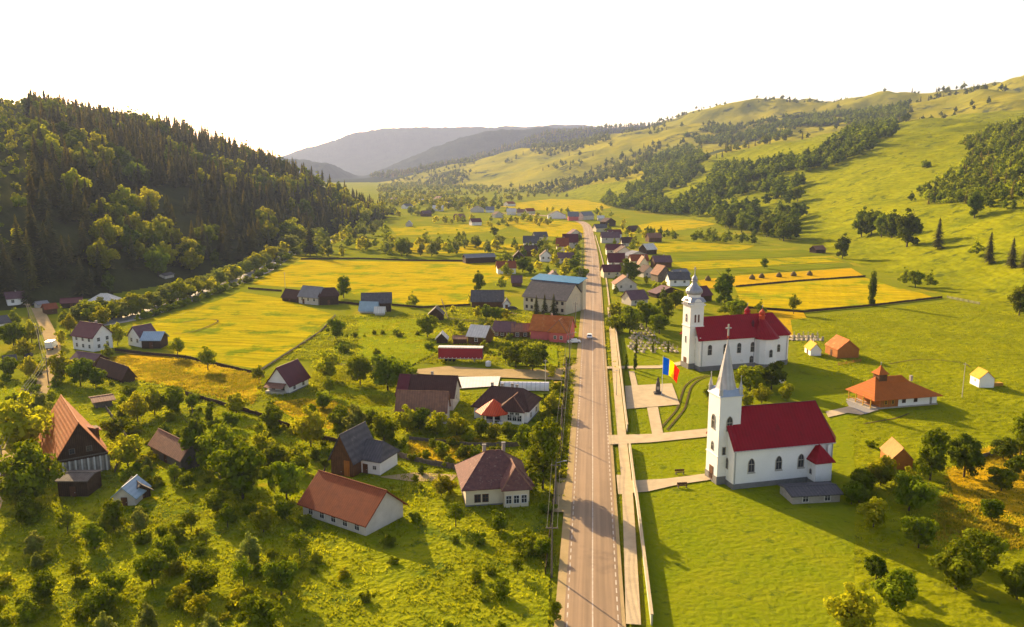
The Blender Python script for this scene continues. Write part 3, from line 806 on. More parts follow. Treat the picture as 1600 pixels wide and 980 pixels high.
house('shed', 'grey blue shed beside the lane below the forest', 'shed', (60, 482), (76, 480), 4, 476, 471, 'along', 'gable', 'plaster_wall', 'roof_steel', door='f0')
house('hut', 'small white hut hidden in shade between the river trees and the forest', 'hut', (258, 436), (272, 434), 4, 431, 427, 'along', 'gable', 'plaster_wall', 'roof_grey')
# -- farm row in the meadow
house('barn', 'small brown shed at the left end of the meadow farm row', 'barn', (441, 470), (464, 473), 5, 463, 453, 'along', 'gable', 'wood_dark', 'roof_brown', door='f0')
house('farmhouse', 'meadow farmhouse with steel blue roof and tan wall in the middle of the row', 'house', (467, 474), (497, 477), 7, 462, 448, 'along', 'gable', 'plaster_wall', 'roof_steel', win='f3', door='f-.5', land='meadow farm row')
house('barn', 'dark brown barn at the right end of the meadow farm row', 'barn', (499, 477), (529, 476), 7, 463, 450, 'along', 'hip', 'wood_dark', 'roof_brown', inset=2, door='f0')
house('farmhouse', 'dark grey roofed barn with low pale blue lean-to in the meadow', 'barn', (566, 488), (611, 487), 7, 473, 458, 'along', 'gable', 'wood_dark', 'roof_grey', door='f0', land='grey meadow barn')
house('shed', 'low lean-to with pale blue roof in front of the grey meadow barn', 'lean-to', (562, 489), (588, 490), 3, 483, 472, 'along', 'gable', 'plaster_wall', 'roof_paleblue')
house('shed', 'small white roofed shed before the grey meadow barn', 'shed', (586, 493), (600, 493), 3, 488, 480, 'along', 'gable', 'plaster_wall', 'roof_white')
# -- white farmhouse with maroon roof
a = at(424, 612)
r_, W, L, e, r = house('farmhouse', 'white farmhouse with plain maroon roof alone beside the orange dry meadow', 'house', (452, 616), (482, 602), 6.6, 601, 569, 'along', 'gable', 'white_wall', 'roof_maroon', ov=.55, win='l2f2', chim=[], land='white farmhouse with maroon roof', plinth=.3)
MB().box(-W / 2 - 2.0, -W / 2 - .01, -L / 2 + 1, L / 2 - .6, 0, .9).build('porch', 'concrete', r_)
MB().slab([(-W / 2 - 2.3, -L / 2 + .6, 2.0), (-W / 2 - .02, -L / 2 + .6, 2.8), (-W / 2 - .02, L / 2 - .3, 2.8), (-W / 2 - 2.3, L / 2 - .3, 2.0)], .12).build('porch_roof', 'roof_tan', r_)
# -- grey roof outbuilding with brown barn end
r_, W, L, e, r = house('outbuilding', 'whitewashed outbuilding with grey slate roof and small door', 'outbuilding', (553, 738), (594, 745), 6.5, 714, 689, 'along', 'hip', 'white_wall', 'roof_grey', ov=.45, inset=1.6, door='f-.1', land='grey slate outbuilding', plinth=.3)
add_window(r_, -W * .3, -L / 2, 1.4, .7, .7, 'f'); add_window(r_, W * .3, -L / 2, 1.3, .7, .7, 'f')
r_, W, L, e, r = house('barn', 'brown plank barn with grey gable roof joined to the slate outbuilding', 'barn', (518, 742), (552, 748), 8, 713, 680, 'across', 'gable', 'wood_brown', 'roof_grey', ov=.5, door='f-.2', land='brown plank barn')
MB().box(W * .1, W * .35, -L / 2 - .09, -L / 2 - .01, .1, e * .9).build('side_door', 'wood_orange', r_)
house('barn', 'long building with plain rust orange roof cut by the bottom picture edge', 'barn', (474, 806), (572, 840), 9, 783, 752, 'along', 'gable', 'plaster_wall', 'roof_rust', ov=.7, win='f5', land='rust orange long roof')
# -- house with mottled roof
r_, W, L, e, r = house('farmhouse', 'cream house with large mottled brown tile roof at the bottom centre left', 'house', (728, 794), (827, 787), 11, 763, 705, 'along', 'hip', 'cream_wall', 'roof_mottled', ov=.8, inset=5.2, win='', chim=[(-.25, .3), (.4, .4)], land='mottled roof house', plinth=.5)
for x in (-3.6, -2.2): add_window(r_, x, -L / 2, 1.0, .9, 1.3, 'f', 'frame_brown')
for x in (W * .15, W * .27, W * .39): add_window(r_, x, -L / 2 - 1.6, 1.0, .9, 1.4, 'f')
hip_wing(r_, W, L, e, r, W * .08, W * .46, 1.6, e + (r - e) * .72, 'roof_mottled', 'cream_wall')
# -- house with brown roof and red porch
r_, W, L, e, r = house('farmhouse', 'white house with dark brown hipped roof and bright red porch roof', 'house', (741, 656), (824, 664), 10.5, 634, 606, 'along', 'hip', 'white_wall', 'roof_brown', ov=.6, inset=3.2, win='r2', zwin=[1.0], chim=[(-.6, .1), (-.2, .05), (.15, .2), (.35, .1)], land='red porch house', plinth=.5)
for x in (W * .2, W * .29, W * .38): add_window(r_, x, -L / 2 - 1.2, 1.1, .95, 1.3, 'f')
for x in (W * .24, W * .34): add_window(r_, x, -L / 2 - 1.2, e - 1.25, .9, .8, 'f')
px_, py_ = -W * .12, -L / 2 - 2.1
MB().prism([(px_ + 2.9 * math.cos(k * PI / 4 + PI / 8), py_ + 1.2 + 2.9 * math.sin(k * PI / 4 + PI / 8)) for k in range(8)], 0, .9).build('porch', 'white_wall', r_)
for k in range(4, 8):
    a_ = k * PI / 4 + PI / 8
    MB().box(px_ + 2.7 * math.cos(a_) - .16, px_ + 2.7 * math.cos(a_) + .16, py_ + 1.2 + 2.7 * math.sin(a_) - .16, py_ + 1.2 + 2.7 * math.sin(a_) + .16, .9, 2.9).build('column', 'white_wall', r_)
n8 = [(px_ + 4.2 * math.cos(k * PI / 4 + PI / 8), py_ + 1.2 + 4.0 * math.sin(k * PI / 4 + PI / 8), 2.9) for k in range(8)]
m8 = [(px_ + .1 * math.cos(k * PI / 4 + PI / 8), py_ + 1.9 + .1 * math.sin(k * PI / 4 + PI / 8), 5.6) for k in range(8)]
MB().loft([[(x, y, z - .15) for x, y, z in n8], n8, m8]).build('porch_roof', 'roof_red', r_)
MB().box(px_ - 2.3, px_ + 2.3, py_ + 1.0, -L / 2 - .05, .9, 2.7).build('porch_room', 'glass', r_)
hip_wing(r_, W, L, e, r, W * .02, W * .44, 1.2, e + (r - e) * .8, 'roof_brown', 'white_wall')
# -- long brown roofed house
r_, W, L, e, r = house('farmhouse', 'long house with dark brown upper roof and small red end', 'house', (622, 640), (708, 643), 9, 617, 587, 'along', 'gable', 'plaster_wall', 'roof_brown', ov=.5, win='r1', chim=[(.1, .2)], land='long brown roofed house')
MB().slab([(-W / 2 - .6, -L / 2 - .62, e + .02), (-W / 2 + 2.4, -L / 2 - .62, e + .02), (-W / 2 + 2.4, -.1, r + .32), (-W / 2 - .6, -.1, r + .32)], .1).build('roof_patch', 'roof_maroon', r_)
house('annexe', 'annexe with tan brown tiled roof in front of the long brown roof', 'annexe', (620, 662), (697, 664), 5, 640, 612, 'along', 'gable', 'plaster_wall', 'roof_tan', ov=.4, win='f3', door='f-.5')
# -- red trailer, sheds behind
house('barn', 'brown plank barn with slanting white metal roof behind the red trailer', 'barn', (731, 538), (757, 540), 8, 524, 509, 'along', 'gable', 'wood_brown', 'roof_white', ov=.6, win='f1', land='white roofed barn')
house('shed', 'low brown shed touching the left side of the white roofed barn', 'shed', (708, 538), (729, 538), 4, 530, 525, 'along', 'gable', 'wood_brown', 'roof_tan', ov=.3)
house('shed', 'small dark shed with pale tin roof above the red trailer', 'shed', (682, 538), (698, 538), 4, 529, 521, 'across', 'gable', 'wood_dark', 'roof_white', land='small tin roofed shed')
house('shed', 'grey brown shed half hidden behind the bushy tree by the meadow', 'shed', (670, 501), (692, 501), 5, 491, 481, 'across', 'gable', 'wood_dark', 'wood_grey')
house('farmhouse', 'low house with faded red roof between the barn and the orange roof', 'house', (770, 526), (800, 528), 6, 516, 503, 'along', 'gable', 'wood_brown', 'roof_purple', ov=.5, win='f3')
house('annexe', 'low annexe with faded pink roof left of the orange roofed house', 'annexe', (801, 528), (828, 528), 5, 517, 506, 'along', 'gable', 'wood_brown', 'roof_tan', win='f2')
r_, W, L, e, r = house('farmhouse', 'house with wide orange red roof and pink front gable near the road', 'house', (829, 530), (888, 534), 9, 514, 494, 'along', 'gable', 'pink_wall', 'roof_orange', ov=.6, win='', chim=[(-.1, .2)], land='orange roofed pink house')
hip_wing(r_, W, L, e, r, W * .05, W * .48, 2.5, e + (r - e) * .88, 'roof_orange', 'pink_wall')
add_window(r_, W * .2, -L / 2 - 2.5, 1.2, .8, 1.1, 'f'); add_window(r_, W * .36, -L / 2 - 2.5, 1.2, .8, 1.1, 'f')
house('barn', 'old grey plank barn with long grey roof above the garden', 'barn', (737, 480), (786, 480), 7, 470, 454, 'along', 'gable', 'wood_brown', 'roof_grey', ov=.5, door='f0', land='old grey barn')
house('cottage', 'tiny white cottage beside the woodpile', 'cottage', (786, 484), (797, 484), 4, 475, 468, 'across', 'gable', 'white_wall', 'roof_grey', door='f0')
# -- big building with blue roof
r_, W, L, e, r = house('farmhouse', 'tall cream building with dark roof and bright blue back roof by the road', 'house', (818, 484), (884, 492), 14, 462, 441, 'along', 'gable', 'cream_wall', 'roof_grey', ov=.6, win='', land='blue roofed tall house')
for z in (1.0, 3.9):
    for x in (-W * .42, -W * .3, W * .3, W * .42): add_window(r_, x, -L / 2, z, .9, 1.2, 'f', 'frame_brown')
MB().slab([(-W / 2 - 1.6, .4, r + .35), (W / 2 + 1.6, .4, r + .35), (W / 2 + 1.6, 7.5, r + 2.0), (-W / 2 - 1.6, 7.5, r + 2.0)], .25).build('back_roof', 'roof_blue', r_)
MB().box(-W / 2 - .9, W / 2 + .9, 5.0, L / 2 + .6, 0, r + .9).build('back_wall', 'cream_wall', r_)

# -- distant village houses: label, near wall foot, depth, eave, ridge, wall, roof
FAR = [
    ('long shed with grey and blue roof in the golden field behind the big hayfield', 'barn', (728, 412), (774, 410), 7, 403, 397, 'wood_dark', 'roof_steel', 'grey blue long shed'),
    ('small dark hut at the edge of the hayfield near the tall hedge', 'hut', (801, 412), (819, 412), 6, 402, 393, 'wood_dark', 'roof_brown', None),
    ('white house with red roof above the road hedge, left one of a close pair', 'house', (870, 398), (888, 398), 8, 384, 372, 'cream_wall', 'roof_rust', 'pair of red roofed houses'),
    ('house with big deep red roof above the road hedge, right one of a close pair', 'house', (880, 388), (903, 388), 9, 378, 366, 'plaster_wall', 'roof_maroon', None),
    ('grey roofed white house behind the garden trees left of the road', 'house', (818, 388), (842, 388), 8, 379, 369, 'white_wall', 'roof_grey', 'grey roofed garden house'),
    ('purple roofed house beside the road above the blue roofed building', 'house', (852, 444), (878, 444), 8, 436, 425, 'plaster_wall', 'roof_purple', 'purple roofed road house'),
    ('small purple brown shed left of the blue roof', 'shed', (800, 448), (815, 448), 6, 441, 431, 'wood_brown', 'roof_purple', None),
    ('brown house with pale gable hidden in trees left of the road', 'house', (844, 409), (862, 409), 7, 400, 392, 'white_wall', 'roof_brown', None),
    ('low purple house hugging the left road edge among trees', 'house', (872, 412), (896, 412), 7, 403, 395, 'plaster_wall', 'roof_purple', None),
    ('white house with brown roof at the far road bend, leftmost in its row', 'house', (856, 342), (884, 342), 9, 336, 330, 'white_wall', 'roof_brown', 'far road bend houses'),
    ('pink house with grey roof at the far road bend', 'house', (888, 345), (904, 345), 9, 338, 331, 'pink_wall', 'roof_steel', None),
    ('blue grey roofed house standing behind the far road bend', 'house', (912, 344), (928, 343), 9, 337, 331, 'plaster_wall', 'roof_steel', None),
    ('white roofed shed just right of the far road bend', 'shed', (934, 345), (944, 345), 7, 341, 337, 'plaster_wall', 'roof_white', None),
    ('dark roofed barn right of the far road bend among bushes', 'barn', (946, 354), (962, 353), 8, 347, 341, 'wood_dark', 'roof_brown', None),
    ('purple roofed house right of the road below the far bend', 'house', (940, 380), (968, 380), 9, 371, 363, 'plaster_wall', 'roof_purple', 'purple roofed house right of the road'),
    ('dark roofed house beside the golden field right of the road', 'house', (972, 385), (988, 385), 8, 379, 371, 'plaster_wall', 'roof_brown', None),
    ('maroon roofed house right of the road above the white walled one', 'house', (948, 399), (974, 399), 8, 390, 382, 'plaster_wall', 'roof_maroon', None),
    ('blue grey long roof behind the maroon roofed houses', 'barn', (982, 408), (1012, 406), 7, 400, 393, 'plaster_wall', 'roof_steel', None),
    ('small white house with sunlit tin roof in the golden strip', 'house', (1011, 398), (1026, 397), 9, 390, 381, 'wood_dark', 'roof_white', 'white tin roofed house'),
    ('tiny dark barn at the foot of the wooded slope', 'barn', (987, 363), (1000, 362), 7, 358, 353, 'wood_dark', 'roof_brown', None),
    ('white walled house with maroon roof right of the road', 'house', (951, 421), (976, 421), 8, 409, 396, 'white_wall', 'roof_maroon', 'maroon roofed road house'),
    ('house with orange gable roof behind the big round tree', 'house', (998, 426), (1014, 426), 9, 414, 402, 'cream_wall', 'roof_tan', 'house behind the round tree'),
    ('grey roofed annexe right of the orange gable roof', 'annexe', (1006, 434), (1024, 433), 7, 425, 416, 'plaster_wall', 'roof_brown', None),
    ('barn with tan lit gable roof and grey lean-to before the strip fields', 'barn', (1028, 441), (1048, 440), 8, 429, 416, 'wood_grey', 'roof_tan', 'tan roofed barn'),
    ('grey metal roofed shed with white end wall left of the far church dome', 'shed', (1057, 437), (1078, 435), 7, 430, 421, 'white_wall', 'roof_steel', None),
    ('long low grey roofed barn left of the far church tower', 'barn', (1026, 466), (1068, 463), 7, 459, 449, 'wood_dark', 'roof_purple', 'long grey barn'),
    ('old house with faded purple roof in the garden left of the graveyard', 'house', (986, 478), (1012, 476), 8, 468, 454, 'plaster_wall', 'roof_purple', 'faded purple garden house'),
    ('dark plank barn right behind the far church tower', 'barn', (1094, 472), (1112, 470), 8, 462, 448, 'wood_dark', 'roof_maroon', 'dark barn behind the tower'),
    ('white far house shining in the valley, left of the long hedge', 'house', (676, 330), (692, 330), 12, 326, 321, 'white_wall', 'roof_white', None),
    ('dark far house with pale roof in the misty valley', 'house', (735, 332), (756, 332), 10, 327, 322, 'plaster_wall', 'roof_grey', None),
    ('grey far house right of the misty dark one', 'house', (759, 332), (772, 332), 10, 328, 323, 'white_wall', 'roof_steel', None),
    ('pale far house in front of the bright field', 'house', (792, 336), (806, 336), 10, 331, 326, 'white_wall', 'roof_white', None),
    ('orange roofed far house beside the pale one', 'house', (808, 337), (820, 337), 10, 332, 327, 'cream_wall', 'roof_tan', None),
    ('small white hut standing in the left valley meadows', 'hut', (634, 354), (643, 354), 8, 350, 345, 'plaster_wall', 'roof_steel', None),
    ('dark hut in the left valley among willows', 'hut', (602, 335), (614, 335), 10, 330, 325, 'wood_dark', 'roof_brown', None),
    ('tiny white far house where the valley fades', 'house', (655, 318), (664, 318), 14, 315, 311, 'white_wall', 'roof_white', None),
    ('white house with maroon roof between the far bend and the purple roof', 'house', (952.6, 372.5), (971.4, 372.0), 7.5, 365.8, 359.2, 'white_wall', 'roof_maroon', None),
    ('plastered house with brown roof beside the white tin roofed house', 'house', (964.1, 402.5), (987.9, 402.0), 7.5, 394.1, 385.7, 'plaster_wall', 'roof_brown', None),
    ('cream house with rust red roof in the row right of the road', 'house', (986.9, 416.5), (1013.1, 416.0), 7.5, 407.3, 398.1, 'cream_wall', 'roof_rust', None),
    ('brown house with faded purple roof at the edge of the strip fields', 'house', (1022.7, 418.5), (1049.3, 418.0), 7.5, 409.2, 399.9, 'wood_brown', 'roof_purple', None),
    ('white house with grey roof above the long grey barn', 'house', (1046.3, 447.5), (1077.7, 447.0), 7.5, 436.6, 425.5, 'white_wall', 'roof_grey', None),
    ('plastered house with tan roof beside the road fence, left of the purple garden house', 'house', (961.6, 455.5), (994.4, 455.0), 7.5, 444.1, 432.6, 'plaster_wall', 'roof_tan', None),
    ('cream house with maroon roof just right of the road below the big round tree', 'house', (943.4, 434.5), (972.6, 434.0), 7.5, 424.3, 414.0, 'cream_wall', 'roof_maroon', None),
    ('brown house with brown roof in the trees above the blue roofed building', 'house', (816.3, 400.5), (839.7, 400.0), 7.5, 392.2, 384.0, 'wood_brown', 'roof_brown', None),
    ('white house with rust red roof at the near right corner of the hayfield', 'house', (777.9, 428.5), (806.1, 428.0), 7.5, 418.7, 408.7, 'white_wall', 'roof_rust', None),
    ('plastered house with faded purple roof tight beside the left road edge', 'house', (890.6, 372.5), (909.4, 372.0), 7.5, 365.8, 359.2, 'plaster_wall', 'roof_purple', None),
    ('cream house with grey roof behind the pair of red roofs', 'house', (836.3, 376.5), (855.7, 376.0), 7.5, 369.6, 362.7, 'cream_wall', 'roof_grey', None),
    ('brown house with tan roof left of the golden bend field', 'house', (713.0, 344.5), (727.0, 344.0), 7.5, 339.4, 334.5, 'wood_brown', 'roof_tan', None),
    ('white house with maroon roof at the end of the thin strip field', 'house', (737.4, 352.5), (752.6, 352.0), 7.5, 346.9, 341.5, 'white_wall', 'roof_maroon', None),
    ('plastered house with brown roof where the far road leaves the bend', 'house', (773.4, 340.5), (786.6, 340.0), 7.5, 335.6, 330.9, 'plaster_wall', 'roof_brown', None),
    ('cream house with rust red roof along the far side road', 'house', (823.9, 334.5), (836.1, 334.0), 7.5, 329.9, 325.6, 'cream_wall', 'roof_rust', None),
    ('brown house with faded purple roof in the far valley trees', 'house', (661.5, 338.5), (674.5, 338.0), 7.5, 333.7, 329.2, 'wood_brown', 'roof_purple', None),
    ('white house with grey roof deep in the far valley trees', 'house', (634.5, 326.5), (645.5, 326.0), 11.0, 322.4, 318.6, 'white_wall', 'roof_grey', None),
    ('plastered house with tan roof under the golden middle hill', 'house', (684.5, 314.5), (695.5, 314.0), 11.0, 310.6, 307.0, 'plaster_wall', 'roof_tan', None),
    ('cream house with maroon roof far left under the middle hill', 'house', (716.5, 318.5), (727.5, 318.0), 11.0, 314.6, 311.0, 'cream_wall', 'roof_maroon', None),
    ('brown house with brown roof far centre under the middle hill', 'house', (746.5, 318.5), (757.5, 318.0), 11.0, 314.6, 311.0, 'wood_brown', 'roof_brown', None),
    ('white house with rust red roof beside the bright field of the middle hill', 'house', (794.5, 322.5), (805.5, 322.0), 11.0, 318.6, 315.0, 'white_wall', 'roof_rust', None),
    ('plastered house with faded purple roof at the farthest valley end', 'house', (614.5, 316.5), (625.5, 316.0), 11.0, 312.6, 309.0, 'plaster_wall', 'roof_purple', None),
    ('cream house with grey roof just right of the road near the bend', 'house', (931.5, 362.5), (948.5, 362.0), 7.5, 356.4, 350.4, 'cream_wall', 'roof_grey', None),
    ('brown house with tan roof in the hedge below the wooded slope', 'house', (1014.1, 378.5), (1033.9, 378.0), 7.5, 371.5, 364.5, 'wood_brown', 'roof_tan', None),
    ('tiny grey far house under the middle hill', 'house', (700, 321), (710, 321), 14, 318, 314, 'white_wall', 'roof_grey', None),
]
for i, (lab, cat, A, B, L, ev, rd, wm, rm, land) in enumerate(FAR):
    nm = {'house': 'farmhouse', 'barn': 'barn', 'hut': 'hut', 'shed': 'shed', 'annexe': 'annexe'}[cat]
    ridge = 'across' if (i % 4 == 1 or 'gable' in lab) else 'along'
    house(nm, lab, cat, A, B, L, ev, rd, ridge, 'gable', wm, rm, ov=.5, win='f2' if ev > 365 and wm not in ('wood_dark', 'wood_grey', 'wood_brown') else '', land=land,
          chim=[(.3, .1)] if cat == 'house' and ev > 370 else ())

# -- small buildings of the pasture
r_, W, L, e, r = house('hut', 'orange plank hut with gable roof beside the far church lawn', 'hut', (1289, 552), (1308, 561), 7, 538, 528, 'along', 'gable', 'wood_orange', 'roof_orange', ov=.25, door='f0', land='orange plank hut')
r_, W, L, e, r = house('shrine', 'tiny white shrine with orange yellow roof beside the far church', 'shrine', (1257, 551), (1266, 557), 3.4, 541, 535, 'along', 'gable', 'white_wall', 'roof_yellow', ov=.25, door='f0', land='tiny shrine')
MB().lathe([(.12, r), (.1, r + 1.4), (.0, r + 1.6)], 6).build('cross_post', 'white_wall', r_)
r_, W, L, e, r = house('shrine', 'small white chapel hut with bright yellow roof alone in the right pasture', 'shrine', (1515, 600), (1529, 607), 4, 585, 578, 'along', 'gable', 'white_wall', 'roof_yellow', ov=.2, land='yellow roofed white hut')
add_window(r_, .2, -L / 2, 1.6, .4, .5, 'f', 'frame_white')
house('shed', 'narrow brown plank shed with tan gable roof beside the lower right trees', 'shed', (1375, 717), (1392, 735), 4.0, 700, 693, 'along', 'gable', 'wood_orange', 'roof_ochre', ov=.2, door='l0', land='brown plank shed')
house('hut', 'hay hut with reddish roof on the field above the strip fields', 'hut', (1275, 396), (1290, 395), 6, 390, 384, 'along', 'gable', 'wood_dark', 'roof_tan', land='hay hut')
house('shed', 'grey roofed shed cut by the bottom edge before the near church', 'shed', (1238, 790), (1312, 786), 5, 775, 762, 'along', 'gable', 'stone', 'roof_grey', ov=.5, win='f2')

# ---------------------------------------------------------------- near church (front)
def frame_at(name, x, y, deg, label, cat, land=None):
    o = empty(name, (x, y, .25), R(deg)); tag(o, label, cat)
    if land: LAND.append((x + 10, y + 3, land))
    return o
def cross(parent, x, y, z, h, m='steel', name='cross'):
    c = MB(); t = h * .055
    c.box(x - t, x + t, y - t, y + t, z, z + h); c.box(x - h * .26, x - t, y - t * .8, y + t * .8, z + h * .62, z + h * .72); c.box(x + t, x + h * .26, y - t * .8, y + t * .8, z + h * .62, z + h * .72)
    return c.build(name, m, parent)
ch = frame_at('church', 40.1, 146.4, 14, 'near white church with pointed grey spire and crimson roof', 'church', 'near church')
e, r, hw, x0, x1 = 7.9, 14.0, 5.0, -.4, 20.4
body = [(x0, -hw), (x1, -hw), (x1 + 1.6, -2.6), (x1 + 1.6, 2.6), (x1, hw), (x0, hw)]
w = MB(); w.prism(body, 0, e); w.build('wall', 'white_wall', ch)
w = MB(); w.add([(x0, -hw, e), (x0, hw, e), (x0, 0, r - .1), (x0 + .4, -hw, e), (x0 + .4, hw, e), (x0 + .4, 0, r - .1)], [(0, 1, 2)[::-1], (3, 4, 5), (0, 3, 5, 2), (1, 2, 5, 4), (0, 1, 4, 3)])
w.build('gable', 'white_wall', ch)
w = MB(); w.prism([(x * 1.0 + (.1 if x > 10 else -.1), y * 1.03) for x, y in body], -.3, .95); w.build('plinth', 'plinth', ch)
w = MB(); o_ = .45
s = (r - e) / hw; ze = e - s * o_
eav = [(x0 - .35, -hw - o_), (x1 + .15, -hw - o_), (x1 + 2.1, -2.8), (x1 + 2.1, 2.8), (x1 + .15, hw + o_), (x0 - .35, hw + o_)]
vs = [(x, y, ze) for x, y in eav] + [(x0 - .35, 0, r), (x1 - 1.0, 0, r)]
vs += [(x, y, z + .2) for x, y, z in vs]
top = [(0, 1, 7, 6), (1, 2, 7), (2, 3, 7), (3, 4, 7), (4, 5, 6, 7)]
fs = [tuple(i + 8 for i in f) for f in top] + [f[::-1] for f in top] + [(i, i + 1, i + 9, i + 8) for i in range(5)] + [(0, 8, 14, 6), (6, 14, 13, 5)]
roof = w.add(vs, fs).build('roof', 'roof_crimson', ch)
w = MB(); w.tube((x0 - .35, 0, r + .22), (x1 - 1, 0, r + .22), .09, n=5); w.tube((x1 - 1, 0, r + .2), (x1 + .15, -hw - o_, ze + .2), .07, n=4); w.build('ridge_cap', 'roof_maroon', roof)
w = MB(); w.tube((x0 - .4, -hw - o_ - .06, ze + .05), (x1 + .2, -hw - o_ - .06, ze + .05), .09, n=5); w.build('gutter', 'spire_metal', roof)
for x in (3.2, 8.9, 14.0 - .4):
    add_window(ch, x, -hw, 3.1, 1.15, 2.5, 'f', 'stone', arch=2, t=.12)
for x in (4.2, 10.2, 16): add_window(ch, x, hw, 3.1, 1.15, 2.5, 'b', 'stone', arch=2)
add_window(ch, x0, -2.6, 3.2, .7, 2.0, 'l', 'stone', arch=2)
# annexe
an = MB(); ax0, ax1, ay0 = 15.2, 18.6, -hw - 2.5
an.box(ax0, ax1, ay0, -hw - .01, 0, 4.8); o = an.build('annexe', 'white_wall', ch)
MB().box(ax0 - .08, ax1 + .08, ay0 - .08, -hw - .02, -.2, .8).build('annexe_plinth', 'plinth', o)
cx_, cy_ = (ax0 + ax1) / 2, (ay0 - hw) / 2; ze_ = 4.5
q = [(ax0 - .45, ay0 - .5, ze_), (ax1 + .45, ay0 - .5, ze_), (ax1 + .45, -hw - .02, ze_), (ax0 - .45, -hw - .02, ze_)]
MB().add([*q, (cx_, cy_ + .3, 7.5), (cx_, -hw - .02, 7.6), *[(x, y, z + .16) for x, y, z in q]], [(6, 7, 4), (7, 8, 5, 4), (9, 6, 4, 5), (0, 3, 2, 1), (0, 1, 7, 6), (1, 2, 8, 7), (3, 0, 6, 9)]).build('annexe_roof', 'roof_crimson', o)
add_window(ch, ax0, ay0 + 1.5, 2.0, .5, .9, 'l', 'stone', arch=1, bars=0)
MB().box(ax1 + .3, ax1 + .8, -hw - .6, -hw - .02, 4.5, 7.2).build('chimney', 'white_wall', ch)
for x in (x0 + .25, x1 - .2): MB().tube((x, -hw - .12, .9), (x, -hw - .12, e - .35), .08, n=6).build('downpipe', 'zinc', ch)
for x in (3.2, 8.9, 13.6): MB().box(x - .8, x + .8, -hw - .28, -hw - .16, 2.82, 2.96).build('sill', 'stone', ch)
# tower
ts = 2.2; TH = 17.0
w = MB(); w.box(-ts, ts, -ts, ts, 0, TH); tw = w.build('tower', 'white_wall', ch)
MB().box(-ts - .1, ts + .1, -ts - .1, ts + .1, -.3, 1.5).build('tower_plinth', 'plinth', tw)
for z in (5.3, TH - .2): MB().box(-ts - .12, ts + .12, -ts - .12, ts + .12, z, z + .22).build('cornice', 'white_wall', tw)
add_window(ch, -.1, -ts, 10.4, 1.05, 2.7, 'f', 'stone', arch=2, t=.14); add_window(ch, -1.0, -ts, 5.8, .55, 1.4, 'f', 'stone', bars=0)
add_window(ch, -ts, 0, 10.4, 1.05, 2.7, 'l', 'stone', arch=2, t=.14); add_window(ch, -ts, 0, 6.2, .8, 1.6, 'l', 'stone', arch=2)
add_door(ch, -ts, 0, .4, 1.5, 2.6, 'l')
MB().loft([[(-ts - .25, -ts - .25, TH + .02), (ts + .25, -ts - .25, TH + .02), (ts + .25, ts + .25, TH + .02), (-ts - .25, ts + .25, TH + .02)],
           [(-1.75, -1.75, TH + 1.2), (1.75, -1.75, TH + 1.2), (1.75, 1.75, TH + 1.2), (-1.75, 1.75, TH + 1.2)]]).build('skirt_roof', 'blue_metal', tw)
sp_ = MB(); sp_.lathe([(1.95, TH + 1.1), (1.55, TH + 2.6), (.08, TH + 10.2), (.02, TH + 10.6)], 8, rot=PI / 8); so = sp_.build('spire', 'spire_metal', ch)
w = MB()
for sx in (-1, 1):
    for sy in (-1, 1):
        p = MB(); c = (sx * (ts - .2), sy * (ts - .2))
        p.lathe([(.42, TH + .2), (.36, TH + 1.2), (.46, TH + 1.3), (.34, TH + 1.6), (.05, TH + 3.0), (.09, TH + 3.15), (.0, TH + 3.3)], 8, c=c); p.build('pinnacle', 'spire_metal', tw)
        cross(tw, c[0], c[1], TH + 3.25, .7, 'steel', 'pinnacle_cross')
MB().lathe([(.0, TH + 10.5), (.2, TH + 10.7), (.2, TH + 10.9), (.0, TH + 11.1)], 8).build('ball', 'roof_red', so)
cross(so, 0, 0, TH + 11.05, 2.2, 'steel')
for t in np.linspace(-1, 22, 9): BLOCK.append((40.1 + t * .97, 146.4 + t * .242, 7.0, 7, 7, 0))

# ---------------------------------------------------------------- far church (behind)
fc = frame_at('church', 53.7, 235.0, 17, 'far white church with onion domed tower and long crimson roof', 'church', 'far church')
e, r, hw, x0, x1 = 9.3, 14.9, 5.1, -.2, 31.0
w = MB(); body = [(x0, -hw), (x1 - 1.5, -hw), (x1, -hw + 1.5), (x1, hw - 1.5), (x1 - 1.5, hw), (x0, hw)]
w.prism(body, 0, e); w.build('wall', 'white_wall', fc)
w = MB(); w.prism([(x + (.08 if x > 10 else -.08), y * 1.02) for x, y in body], -.3, 1.2); w.build('plinth', 'plinth', fc)
w = MB(); o_ = .5; s = (r - e) / hw; ze = e - s * o_ * .7
eav = [(x0 - 1.0, -hw - o_), (x1 - 1.2, -hw - o_), (x1 + .6, -hw + 1.2), (x1 + .6, hw - 1.2), (x1 - 1.2, hw + o_), (x0 - 1.0, hw + o_)]
vs = [(x, y, ze) for x, y in eav] + [(x0 + .3, 0, r), (x1 - 3.8, 0, r)]
vs += [(x, y, z + .22) for x, y, z in vs]
fs = [tuple(i + 8 for i in f) for f in top] + [f[::-1] for f in top] + [(i, i + 1, i + 9, i + 8) for i in range(5)] + [(0, 8, 14, 6), (6, 14, 13, 5)]
roof = w.add(vs, fs).build('roof', 'roof_crimson', fc)
w = MB(); w.box(x0 - .2, x0 + .15, -hw, hw, e, e + .6); w.build('west_gable', 'white_wall', fc)
for x, z, h in ((3.0, 4.6, 2.9), (8.2, 4.6, 2.9), (12.8, 4.6, 2.9), (17.4, 4.6, 2.9)): add_window(fc, x, -hw, z, 1.15, h, 'f', 'stone', arch=1, t=.12)
for x in (8.0, 17.2): add_window(fc, x, -hw, 1.3, 1.1, 2.0, 'f', 'stone', arch=1, t=.12)
add_window(fc, 26.5, -hw, 4.0, .8, 2.2, 'f', 'stone', arch=1, t=.1)
